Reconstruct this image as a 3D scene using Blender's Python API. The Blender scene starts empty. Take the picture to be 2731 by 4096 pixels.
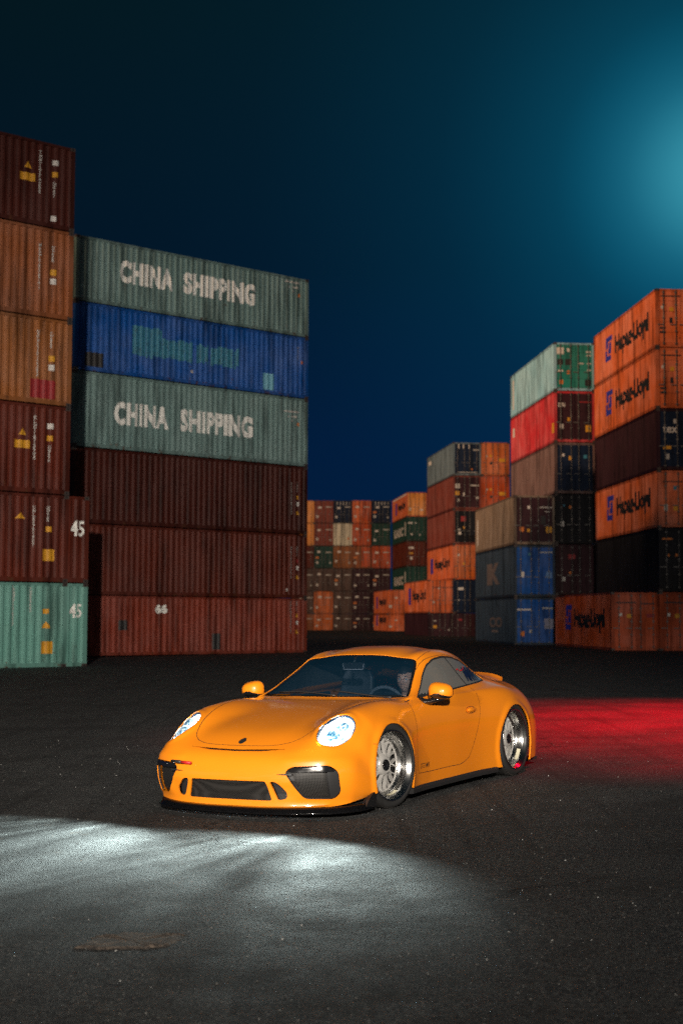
import bpy, bmesh, math, random
from mathutils import Vector, Matrix
from mathutils.bvhtree import BVHTree
PI = math.pi
R = math.radians
random.seed(7)
scene = bpy.context.scene
COL = scene.collection

# ------------------------------------------------------------------ camera
CAM_H = 1.50
cam_data = bpy.data.cameras.new('camera')
cam = bpy.data.objects.new('camera', cam_data)
COL.objects.link(cam)
cam_data.sensor_fit = 'VERTICAL'
cam_data.sensor_height = 36.0
cam_data.sensor_width = 24.0
cam_data.lens = 50.0
cam_data.clip_end = 3000
cam_data.dof.use_dof = True
cam_data.dof.focus_distance = 11.6
cam_data.dof.aperture_fstop = 2.6
PITCH = math.atan(424 / 5689)
ROLL = 0.004
cam.matrix_world = Matrix.Translation((0, 0, CAM_H)) @ Matrix.Rotation(PI/2 + PITCH, 4, 'X') @ Matrix.Rotation(ROLL, 4, 'Z')
scene.camera = cam
scene.render.resolution_x = 682
scene.render.resolution_y = 1024

# ------------------------------------------------------------------ world: clear night sky with the glow of the yard floodlights
world = bpy.data.worlds.new('World')
scene.world = world
world.use_nodes = True
nt = world.node_tree
for n in list(nt.nodes): nt.nodes.remove(n)
def N(tree, typ, **kw):
    n = tree.nodes.new(typ)
    for k, v in kw.items():
        if k in n.inputs: n.inputs[k].default_value = v
        else: setattr(n, k, v)
    return n
def ramp(tree, pts, fac=None, interp='LINEAR'):
    r = tree.nodes.new('ShaderNodeValToRGB')
    r.color_ramp.interpolation = interp
    while len(r.color_ramp.elements) < len(pts): r.color_ramp.elements.new(0.5)
    for e, (p, c) in zip(r.color_ramp.elements, pts):
        e.position = p
        e.color = (c if hasattr(c, '__len__') else (c, c, c)) + (1,) if not (hasattr(c, '__len__') and len(c) == 4) else c
    if fac is not None: tree.links.new(fac, r.inputs['Fac'])
    return r
def mth_(tree, a, c):
    m = tree.nodes.new('ShaderNodeMath'); m.operation = 'MULTIPLY'; tree.links.new(a, m.inputs[0]); tree.links.new(c, m.inputs[1]); return m.outputs[0]
def RC(t):  # tuple helper
    return tuple(t)
tc = N(nt, 'ShaderNodeTexCoord')
sep = N(nt, 'ShaderNodeSeparateXYZ'); nt.links.new(tc.outputs['Generated'], sep.inputs[0])
base = ramp(nt, [(0.0, (0.0008, 0.0095, 0.042)), (0.12, (0.0008, 0.0080, 0.036)), (0.24, (0.0009, 0.0062, 0.0165)), (0.40, (0.0012, 0.0078, 0.0115)), (1.0, (0.001, 0.006, 0.009))], sep.outputs['Z'])
glow_dir = Vector(((2731+190-1365.5)/5689, 1, (2472-650)/5689 )).normalized()
dot = N(nt, 'ShaderNodeVectorMath', operation='DOT_PRODUCT'); nt.links.new(tc.outputs['Generated'], dot.inputs[0])
dot.inputs[1].default_value = glow_dir
ac = N(nt, 'ShaderNodeMath', operation='ARCCOSINE'); nt.links.new(dot.outputs['Value'], ac.inputs[0])
ma = N(nt, 'ShaderNodeMath', operation='MULTIPLY'); nt.links.new(ac.outputs[0], ma.inputs[0]); ma.inputs[1].default_value = 1.0/0.53
glow = ramp(nt, [(0.0, (0.060, 0.36, 0.45)), (0.05, (0.032, 0.26, 0.35)), (0.12, (0.003, 0.10, 0.17)), (0.21, (0.0005, 0.036, 0.068)), (0.36, (0.0, 0.013, 0.028)), (0.60, (0.0, 0.003, 0.007)), (1.0, (0.0, 0.0, 0.0))], ma.outputs[0], 'B_SPLINE')
add = N(nt, 'ShaderNodeMix', data_type='RGBA', blend_type='ADD'); add.inputs[0].default_value = 1.0
nt.links.new(base.outputs[0], add.inputs[6]); nt.links.new(glow.outputs[0], add.inputs[7])
back = N(nt, 'ShaderNodeMapRange'); nt.links.new(sep.outputs['Y'], back.inputs[0]); back.inputs[1].default_value = 0.1; back.inputs[2].default_value = -0.8; back.inputs[3].default_value = 0; back.inputs[4].default_value = 1  # unseen glow added behind the camera, patchy, to be reflected in the car
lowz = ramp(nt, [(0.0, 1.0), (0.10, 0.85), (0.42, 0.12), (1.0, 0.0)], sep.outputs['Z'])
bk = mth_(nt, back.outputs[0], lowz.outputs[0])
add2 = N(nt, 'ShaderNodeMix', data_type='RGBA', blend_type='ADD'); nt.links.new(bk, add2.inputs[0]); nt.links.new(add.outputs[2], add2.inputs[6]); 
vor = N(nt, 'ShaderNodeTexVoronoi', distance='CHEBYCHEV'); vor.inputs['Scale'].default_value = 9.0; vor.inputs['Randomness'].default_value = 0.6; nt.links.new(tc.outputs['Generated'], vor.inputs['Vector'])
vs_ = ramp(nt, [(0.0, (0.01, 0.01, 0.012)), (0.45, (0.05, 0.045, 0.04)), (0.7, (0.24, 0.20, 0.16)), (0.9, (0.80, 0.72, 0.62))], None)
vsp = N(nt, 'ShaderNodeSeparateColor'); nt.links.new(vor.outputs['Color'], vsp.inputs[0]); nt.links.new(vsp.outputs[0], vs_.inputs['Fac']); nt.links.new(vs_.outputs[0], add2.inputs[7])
bg = N(nt, 'ShaderNodeBackground'); bg.inputs['Strength'].default_value = 1.0
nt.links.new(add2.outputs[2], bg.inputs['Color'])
wo = N(nt, 'ShaderNodeOutputWorld'); nt.links.new(bg.outputs[0], wo.inputs[0])

# ------------------------------------------------------------------ lights: yard floodlights and an added red lamp
def look(o, loc, target):
    o.location = loc
    d = Vector(target) - Vector(loc)
    o.rotation_euler = d.to_track_quat('-Z', 'Y').to_euler()
def light(name, kind, energy, color, loc, target, **kw):
    d = bpy.data.lights.new(name, kind)
    d.energy = energy; d.color = color
    for k, v in kw.items(): setattr(d, k, v)
    o = bpy.data.objects.new(name, d); COL.objects.link(o)
    look(o, loc, target)
    return o
# yard floodlight behind the camera, turned on the left-hand stacks
light('yard_floodlight', 'SPOT', 122000, (1.0, 0.90, 0.78), (0.6, -25, 9.5), (-5.2, 47, 3.0), spot_size=R(33), spot_blend=0.95, shadow_soft_size=0.35)
# nearer lamp that lights the car
ys_ = light('yard_spotlight', 'SPOT', 8600, (1.0, 0.91, 0.80), (-5.2, -5.6, 3.4), (0.35, 12.6, 1.15), spot_size=R(30), spot_blend=0.55, shadow_soft_size=0.2)
ys_.scale = (1.0, 0.36, 1.0)
# warm floodlight on a mast beyond the frame's left side: lights the sides of the right-hand stacks
mf_ = light('mast_floodlight', 'SPOT', 900000, (1.0, 0.64, 0.38), (-93, -24, 53), (8, 107, 29), spot_size=R(50), spot_blend=0.85, shadow_soft_size=1.6)
mf_.scale = (1.0, 0.48, 1.0)
# added unseen red lamp, there to throw the red pool behind the car
rf_ = light('added_red_lamp', 'SPOT', 38000, (1.0, 0.0, 0.012), (8.6, 21.0, 9.0), (6.3, 20.0, 0), spot_size=R(76), spot_blend=0.9, shadow_soft_size=0.12)
def uneven(lamp, scale, lo, hi, loc=(0, 0, 0)):
    lamp.data.use_nodes = True; lt = lamp.data.node_tree; em = lt.nodes['Emission']
    c_ = N(lt, 'ShaderNodeTexCoord'); m_ = N(lt, 'ShaderNodeMapping'); m_.inputs['Location'].default_value = loc; lt.links.new(c_.outputs['Normal'], m_.inputs[0])
    n_ = N(lt, 'ShaderNodeTexNoise'); n_.inputs['Scale'].default_value = scale; n_.inputs['Detail'].default_value = 3; lt.links.new(m_.outputs[0], n_.inputs['Vector'])
    r_ = ramp(lt, [(0.36, lo), (0.52, 1.0), (0.66, hi)], n_.outputs[0]); lt.links.new(r_.outputs[0], em.inputs['Strength'])
uneven(rf_, 5.0, 0.6, 1.15)
scene.view_settings.view_transform = 'Standard'
scene.view_settings.look = 'None'
scene.view_settings.exposure = 0
scene.view_settings.gamma = 1
scene.render.engine = 'CYCLES'
scene.cycles.use_denoising = False    # the photograph is grainy; keep the grain
scene.cycles.max_bounces = 8
scene.cycles.transparent_max_bounces = 12
scene.cycles.sample_clamp_indirect = 6
scene.cycles.caustics_reflective = False
scene.cycles.caustics_refractive = False

# ------------------------------------------------------------------ helpers
def tag(o, label=None, cat=None, group=None, kind=None):
    if label: o['label'] = label
    if cat: o['category'] = cat
    if group: o['group'] = group
    if kind: o['kind'] = kind
    return o
def empty(name, loc=(0, 0, 0), rz=0, parent=None):
    o = bpy.data.objects.new(name, None); COL.objects.link(o)
    o.empty_display_size = 0.2
    o.location = loc; o.rotation_euler = (0, 0, rz)
    if parent: o.parent = parent
    return o
def link(name, data, parent=None, mats=None, smooth=False):
    o = bpy.data.objects.new(name, data); COL.objects.link(o)
    if parent: o.parent = parent
    if mats:
        for m in (mats if isinstance(mats, (list, tuple)) else [mats]):
            data.materials.append(m)
    if smooth and isinstance(data, bpy.types.Mesh):
        data.polygons.foreach_set('use_smooth', [True]*len(data.polygons))
    return o
def mesh_of(bm, name='m'):
    me = bpy.data.meshes.new(name); bm.to_mesh(me); bm.free(); return me
class MB:
    """collects simple solids into one mesh"""
    def __init__(s): s.bm = bmesh.new()
    def box(s, x0, x1, y0, y1, z0, z1, M=None, mi=0, bevel=0):
        P = [(x0,y0,z0),(x1,y0,z0),(x1,y1,z0),(x0,y1,z0),(x0,y0,z1),(x1,y0,z1),(x1,y1,z1),(x0,y1,z1)]
        if M is not None: P = [M @ Vector(p) for p in P]
        v = [s.bm.verts.new(p) for p in P]
        fs = []
        for f in ((0,3,2,1),(4,5,6,7),(0,1,5,4),(1,2,6,5),(2,3,7,6),(3,0,4,7)):
            fa = s.bm.faces.new([v[i] for i in f]); fa.material_index = mi; fs.append(fa)
        if bevel:
            es = list({e for f in fs for e in f.edges})
            bmesh.ops.bevel(s.bm, geom=es, offset=bevel, segments=2, affect='EDGES')
        return s
    def tube(s, pts, r, n=8, mi=0, cap=True):
        pts = [Vector(p) for p in pts]
        rs = r if isinstance(r, (list, tuple)) else [r]*len(pts)
        rings = []
        for i, p in enumerate(pts):
            t = (pts[min(i+1, len(pts)-1)] - pts[max(i-1, 0)]).normalized()
            a = t.orthogonal().normalized() if i == 0 else (pa - t*pa.dot(t)).normalized()
            pa = a
            b = t.cross(a)
            rings.append([s.bm.verts.new(p + (a*math.cos(2*PI*k/n) + b*math.sin(2*PI*k/n))*rs[i]) for k in range(n)])
        for A, B in zip(rings, rings[1:]):
            for k in range(n):
                f = s.bm.faces.new((A[k], A[(k+1)%n], B[(k+1)%n], B[k])); f.smooth = True; f.material_index = mi
        if cap:
            s.bm.faces.new(rings[0][::-1]).material_index = mi; s.bm.faces.new(rings[-1]).material_index = mi
        return s
    def lathe(s, prof, n=48, M=None, mi=0, axis='Y', closed=False):
        """prof: list of (r, h), spun about axis"""
        rings = []
        for (r, h) in prof:
            ring = []
            for k in range(n):
                a = 2*PI*k/n
                p = Vector((r*math.cos(a), h, r*math.sin(a))) if axis == 'Y' else Vector((r*math.cos(a), r*math.sin(a), h))
                if M is not None: p = M @ p
                ring.append(s.bm.verts.new(p))
            rings.append(ring)
        pairs = list(zip(rings, rings[1:]))
        if closed: pairs.append((rings[-1], rings[0]))
        for A, B in pairs:
            for k in range(n):
                f = s.bm.faces.new((A[k], A[(k+1)%n], B[(k+1)%n], B[k])); f.smooth = True; f.material_index = mi
        return s
    def prism(s, poly, y0, y1, M=None, mi=0):
        """poly in (x,z), extruded along y"""
        A = [Vector((x, y0, z)) for x, z in poly]; B = [Vector((x, y1, z)) for x, z in poly]
        if M is not None: A = [M @ p for p in A]; B = [M @ p for p in B]
        A = [s.bm.verts.new(p) for p in A]; B = [s.bm.verts.new(p) for p in B]
        n = len(A)
        for k in range(n):
            s.bm.faces.new((A[k], A[(k+1)%n], B[(k+1)%n], B[k])).material_index = mi
        s.bm.faces.new(A[::-1]).material_index = mi; s.bm.faces.new(B).material_index = mi
        return s
    def build(s, name, mats, parent=None, smooth=False, fix=True):
        if fix: bmesh.ops.recalc_face_normals(s.bm, faces=s.bm.faces[:])
        return link(name, mesh_of(s.bm, name), parent, mats, smooth)

def new_mat(name):
    m = bpy.data.materials.new(name); m.use_nodes = True
    t = m.node_tree; b = t.nodes['Principled BSDF']
    return m, t, b
def simple(name, col, rough=0.5, metal=0, **kw):
    m, t, b = new_mat(name)
    b.inputs['Base Color'].default_value = (*col, 1); b.inputs['Roughness'].default_value = rough; b.inputs['Metallic'].default_value = metal
    for k, v in kw.items(): b.inputs[k].default_value = v
    return m
def noise(t, vec, scale, detail=4, rough=0.55, dim='3D'):
    n = N(t, 'ShaderNodeTexNoise'); n.inputs['Scale'].default_value = scale; n.inputs['Detail'].default_value = detail; n.inputs['Roughness'].default_value = rough
    if vec is not None: t.links.new(vec, n.inputs['Vector'])
    return n
def mixc(t, fac, a, b, blend='MIX'):
    m = N(t, 'ShaderNodeMix', data_type='RGBA', blend_type=blend)
    for i, v in ((0, fac), (6, a), (7, b)):
        if hasattr(v, 'is_linked') or hasattr(v, 'links'): t.links.new(v, m.inputs[i])
        elif i == 0: m.inputs[0].default_value = v
        else: m.inputs[i].default_value = (*v, 1) if len(v) == 3 else v
    return m.outputs[2]
def mth(t, op, a, b=None, c=None):
    m = N(t, 'ShaderNodeMath', operation=op)
    for i, v in enumerate((a, b, c)):
        if v is None: continue
        if hasattr(v, 'links'): t.links.new(v, m.inputs[i])
        else: m.inputs[i].default_value = v
    return m.outputs[0]

# ------------------------------------------------------------------ ground
TILT = 0.022   # the yard falls gently to the left for drainage
def ground_z(x, y):
    t = min(max((y - 18) / 28.0, 0), 1); t = t*t*(3-2*t)
    xc = min(max(x, -9), 4)
    return TILT * xc * (1 - 0.6*t) - 0.05*t
m_ground, t, b = new_mat('worn_asphalt')
tcg = N(t, 'ShaderNodeTexCoord'); P = tcg.outputs['Object']
big = noise(t, P, 0.35, 5, 0.6); mid = noise(t, P, 2.2, 6, 0.65); fine = noise(t, P, 26, 5, 0.75); fin2 = noise(t, P, 75, 3, 0.75)
c0 = mixc(t, ramp(t, [(0.3, 0.0), (0.72, 1.0)], big.outputs[0]).outputs[0], (0.026, 0.029, 0.031), (0.044, 0.047, 0.046))
c1 = mixc(t, ramp(t, [(0.42, 0.0), (0.75, 0.75)], mid.outputs[0]).outputs[0], c0, (0.062, 0.063, 0.060))
c2 = mixc(t, ramp(t, [(0.40, 0.9), (0.56, 0.0)], fine.outputs[0]).outputs[0], c1, (0.010, 0.010, 0.012))
c2 = mixc(t, ramp(t, [(0.50, 0.0), (0.66, 0.9)], fin2.outputs[0]).outputs[0], c2, (0.145, 0.143, 0.138))
mpT = N(t, 'ShaderNodeMapping'); mpT.inputs['Rotation'].default_value = (0, 0, R(24)); mpT.inputs['Scale'].default_value = (2.6, 0.10, 1); t.links.new(P, mpT.inputs[0])
tyre_n = noise(t, mpT.outputs[0], 2.2, 3, 0.5)
c2 = mixc(t, ramp(t, [(0.56, 0.0), (0.66, 0.40)], tyre_n.outputs[0]).outputs[0], c2, (0.012, 0.012, 0.013))
mot = noise(t, P, 1.1, 7, 0.72)
c2 = mixc(t, ramp(t, [(0.48, 0.0), (0.62, 0.7)], mot.outputs[0]).outputs[0], c2, (0.020, 0.020, 0.020))
rust_n = noise(t, P, 5.0, 6, 0.75)
c2 = mixc(t, ramp(t, [(0.62, 0.0), (0.74, 0.55)], rust_n.outputs[0]).outputs[0], c2, (0.13, 0.085, 0.055))
# pale aggregate chips
vo = N(t, 'ShaderNodeTexVoronoi'); vo.inputs['Scale'].default_value = 26; t.links.new(P, vo.inputs['Vector'])
chip = ramp(t, [(0.07, 1.0), (0.16, 0.0)], vo.outputs['Distance'])
sepc = N(t, 'ShaderNodeSeparateColor'); t.links.new(vo.outputs['Color'], sepc.inputs[0])
pick = ramp(t, [(0.84, 0.0), (0.86, 1.0)], sepc.outputs[0])
dens = ramp(t, [(0.40, 0.05), (0.62, 1.0)], mid.outputs[0])
cf = mth(t, 'MULTIPLY', mth(t, 'MULTIPLY', chip.outputs[0], pick.outputs[0]), dens.outputs[0])
c3 = mixc(t, cf, c2, (0.62, 0.62, 0.60))
# hairline cracks
vc = N(t, 'ShaderNodeTexVoronoi', feature='DISTANCE_TO_EDGE'); vc.inputs['Scale'].default_value = 0.42
wv = N(t, 'ShaderNodeVectorMath', operation='ADD'); t.links.new(P, wv.inputs[0])
ws = N(t, 'ShaderNodeVectorMath', operation='SCALE'); t.links.new(mid.outputs['Color'], ws.inputs[0]); ws.inputs['Scale'].default_value = 0.55
t.links.new(ws.outputs[0], wv.inputs[1]); t.links.new(wv.outputs[0], vc.inputs['Vector'])
crk = ramp(t, [(0.0, 1.0), (0.006, 0.0)], vc.outputs['Distance'])
crm = ramp(t, [(0.5, 0.0), (0.6, 1.0)], big.outputs[0])
cfac = mth(t, 'MULTIPLY', crk.outputs[0], crm.outputs[0])
c4 = mixc(t, cfac, c3, (0.008, 0.008, 0.009))
t.links.new(c4, b.inputs['Base Color'])
rr = ramp(t, [(0.35, 0.74), (0.7, 0.92)], mid.outputs[0]); t.links.new(rr.outputs[0], b.inputs['Roughness'])
b.inputs['Specular IOR Level'].default_value = 0.22
hsum = mth(t, 'ADD', mth(t, 'MULTIPLY', fine.outputs[0], 0.7), mth(t, 'MULTIPLY', fin2.outputs[0], 0.45))
hsum = mth(t, 'ADD', hsum, mth(t, 'MULTIPLY', cf, 0.5))
hsum = mth(t, 'SUBTRACT', hsum, mth(t, 'MULTIPLY', cfac, 1.2))
bp = N(t, 'ShaderNodeBump'); bp.inputs['Strength'].default_value = 1.0; bp.inputs['Distance'].default_value = 0.022
t.links.new(hsum, bp.inputs['Height']); t.links.new(bp.outputs[0], b.inputs['Normal'])
bm = bmesh.new()
ys = [-60, -20, 0] + [2*i for i in range(1, 26)] + [60, 80, 120, 200, 400, 900]
xs = [-700, -150, -40, -20, -9, -4, 0, 4, 9, 20, 40, 150, 700]
vv = [[bm.verts.new((x, y, ground_z(x, y))) for x in xs] for y in ys]
for j in range(len(ys)-1):
    for i in range(len(xs)-1):
        bm.faces.new((vv[j][i], vv[j][i+1], vv[j+1][i+1], vv[j+1][i]))
tag(link('ground', mesh_of(bm), None, m_ground, True), 'dark worn asphalt of the container yard', 'ground', kind='structure')
GZ = -0.08

# a patched spot and loose grit on the asphalt
m_patchm, t, b = new_mat('patched_asphalt')
g_ = N(t, 'ShaderNodeTexCoord'); n_ = noise(t, g_.outputs['Object'], 30, 6, 0.75)
t.links.new(ramp(t, [(0.35, (0.012, 0.012, 0.012)), (0.55, (0.09, 0.070, 0.055)), (0.75, (0.20, 0.15, 0.11))], n_.outputs[0]).outputs[0], b.inputs['Base Color']); b.inputs['Roughness'].default_value = 0.9
bp = N(t, 'ShaderNodeBump'); bp.inputs['Distance'].default_value = 0.02; t.links.new(n_.outputs[0], bp.inputs['Height']); t.links.new(bp.outputs[0], b.inputs['Normal'])
rg_ = random.Random(11)
bm = bmesh.new()
def rim(x0, y0, w, d, th):
    n = 46; ins = []; outs = []
    for k in range(n):
        a = 2*PI*k/n; ca, sa = math.cos(a), math.sin(a)
        e = 0.35; x = math.copysign(abs(ca)**e, ca)*w/2; y = math.copysign(abs(sa)**e, sa)*d/2
        j = rg_.uniform(0.90, 1.06); q = rg_.uniform(0.80, 0.95)
        X, Y = x0 + x*j + 0.25*y, y0 + y*j; outs.append(bm.verts.new((X, Y, ground_z(X, Y) + 0.001)))
        X, Y = x0 + x*j*q + 0.25*y*q, y0 + y*j*q; ins.append(bm.verts.new((X, Y, ground_z(X, Y) + th*rg_.uniform(.5, 1))))
    c_ = bm.verts.new((x0, y0, ground_z(x0, y0) + 0.003))
    for k in range(n):
        bm.faces.new((outs[k], outs[(k+1) % n], ins[(k+1) % n], ins[k])); bm.faces.new((ins[k], ins[(k+1) % n], c_))
rim(-0.98, 6.82, 0.46, 0.30, 0.013)
tag(link('asphalt_patch', mesh_of(bm), None, m_patchm), 'small rough brownish repair patch in the asphalt before the car', 'asphalt patch', kind='structure')
bm = bmesh.new()
for k in range(1300):
    y = 4.6 + 14*rg_.random()**1.6; x = rg_.uniform(-0.27, 0.27)*y
    r_ = rg_.choice([.0012, .0014, .0016, .0020, .0030]) * (1 + y/18)
    res = bmesh.ops.create_icosphere(bm, subdivisions=1, radius=r_)
    for v in res['verts']: v.co = Vector((v.co.x*rg_.uniform(.8, 1.5) + x, v.co.y*rg_.uniform(.8, 1.3) + y, v.co.z*.7 + ground_z(x, y) + r_*.5))
m_grit, t, b = new_mat('pale_grit')
gi = N(t, 'ShaderNodeNewGeometry'); t.links.new(ramp(t, [(0.0, (0.06, 0.055, 0.05)), (0.8, (0.16, 0.155, 0.145)), (1.0, (0.55, 0.55, 0.53))], gi.outputs['Random Per Island']).outputs[0], b.inputs['Base Color']); b.inputs['Roughness'].default_value = 0.7
tag(link('loose_grit', mesh_of(bm), None, m_grit), 'pale grit and small stones scattered over the asphalt', 'grit', kind='stuff')
mb = MB(); X, Y = -1.67, 6.93; mb.prism([(-.02, 0), (.02, 0), (.024, .004), (-.012, .006)], -.006, .008, Matrix.Translation((X, Y, ground_z(X, Y) + .002)))
tag(mb.build('glass_shard', simple('turquoise_glass', (0.02, 0.6, 0.5), 0.1)), 'tiny turquoise glass shard lying on the asphalt', 'shard')
# ------------------------------------------------------------------ shipping containers
m_paint, t, b = new_mat('container_paint')
oi = N(t, 'ShaderNodeObjectInfo'); tcc = N(t, 'ShaderNodeTexCoord'); geo = N(t, 'ShaderNodeNewGeometry')
mp = N(t, 'ShaderNodeVectorMath', operation='MULTIPLY'); mp.inputs[1].default_value = (1.0, 1.0, 0.10)
off = N(t, 'ShaderNodeVectorMath', operation='ADD')
t.links.new(geo.outputs['Position'], off.inputs[0]); t.links.new(geo.outputs['Position'], mp.inputs[0])
streak = noise(t, mp.outputs[0], 3.0, 5, 0.6)
blot = noise(t, geo.outputs['Position'], 0.55, 4, 0.6)
spot = noise(t, geo.outputs['Position'], 4.2, 6, 0.72)
hs = N(t, 'ShaderNodeHueSaturation'); t.links.new(oi.outputs['Color'], hs.inputs['Color']); hs.inputs['Saturation'].default_value = 0.80; hs.inputs['Value'].default_value = 1.15
cA = mixc(t, ramp(t, [(0.40, 0.0), (0.75, 0.8)], blot.outputs[0]).outputs[0], oi.outputs['Color'], hs.outputs[0])
dk = N(t, 'ShaderNodeHueSaturation'); t.links.new(oi.outputs['Color'], dk.inputs['Color']); dk.inputs['Value'].default_value = 0.33
cB = mixc(t, ramp(t, [(0.46, 0.0), (0.66, 0.9)], streak.outputs[0]).outputs[0], cA, dk.outputs[0])
sz = N(t, 'ShaderNodeSeparateXYZ'); t.links.new(tcc.outputs['Object'], sz.inputs[0])
low = ramp(t, [(0.0, 0.42), (0.35, 0.12), (1.0, 0.04)], sz.outputs['Z'])
rf = mth(t, 'GREATER_THAN', mth(t, 'ADD', spot.outputs[0], mth(t, 'MULTIPLY', low.outputs[0], 0.30)), 0.695)
cC = mixc(t, mth(t, 'MULTIPLY', rf, 0.8), cB, (0.085, 0.032, 0.014))
t.links.new(cC, b.inputs['Base Color']); b.inputs['Roughness'].default_value = 0.55
b.inputs['Specular IOR Level'].default_value = 0.18
bp = N(t, 'ShaderNodeBump'); bp.inputs['Strength'].default_value = 0.4; bp.inputs['Distance'].default_value = 0.02
t.links.new(spot.outputs[0], bp.inputs['Height']); t.links.new(bp.outputs[0], b.inputs['Normal'])

def worn(name, col, amt=0.5, rough=0.6):
    m, t, b = new_mat(name)
    g = N(t, 'ShaderNodeNewGeometry')
    n1 = noise(t, g.outputs['Position'], 4.0, 6, 0.7)
    c = mixc(t, ramp(t, [(0.5, 0.0), (0.7, amt)], n1.outputs[0]).outputs[0], col, tuple(x*0.35+0.01 for x in col))
    t.links.new(c, b.inputs['Base Color']); b.inputs['Roughness'].default_value = rough
    return m
m_white = worn('lettering_white', (0.84, 0.83, 0.78), 0.5)
m_dwhite = worn('lettering_dull_white', (0.45, 0.43, 0.40), 0.5)
m_faded = worn('lettering_faded', (0.16, 0.13, 0.13), 0.8)
m_black = worn('lettering_black', (0.012, 0.014, 0.018), 0.2)
m_blue = worn('emblem_blue', (0.008, 0.02, 0.30), 0.3)
m_yellow = worn('placard_yellow', (0.62, 0.29, 0.012), 0.4)
m_orangeplac = worn('placard_orange', (0.65, 0.18, 0.02), 0.4)
m_redplac = worn('placard_red', (0.28, 0.015, 0.018), 0.4)
m_pale = worn('placard_pale', (0.62, 0.58, 0.54), 0.4)
m_tealpatch = worn('faded_teal_paint', (0.035, 0.20, 0.30), 0.9)
m_rod = simple('galvanised_rod', (0.16, 0.15, 0.14), 0.5, 0.4)
m_darkpatch = worn('dark_patch', (0.02, 0.018, 0.018), 0.3)

W = 2.438; L40 = 12.192; H0 = 2.896; L20 = 6.058
PIT = 0.278; DEP = 0.052
def corr_breaks(x0, x1):
    n = max(1, round((x1-x0)/PIT)); p = (x1-x0)/n
    out = []
    for k in range(n):
        a = x0 + k*p
        out += [(a, 0), (a+p*0.26, 0), (a+p*0.50, 1), (a+p*0.76, 1)]
    out.append((x1, 0))
    return out
def corr_panel(bm, x0, x1, z0, z1, yf, sgn, flat=None):
    """corrugated sheet in the xz plane; yf outer plane, sgn=+1 means inward is +y"""
    br = corr_breaks(x0, x1)
    cols = [(bm.verts.new((x, yf + sgn*DEP*d, z0)), bm.verts.new((x, yf + sgn*DEP*d, z1))) for x, d in br]
    for A, B in zip(cols, cols[1:]): bm.faces.new((A[0], B[0], B[1], A[1]))
def corr_at(br, x):
    for (a, da), (c, dc) in zip(br, br[1:]):
        if a <= x <= c: return da + (dc-da)*(x-a)/max(c-a, 1e-9)
    return 0
def solid(o_bm, th, inward): pass

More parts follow.
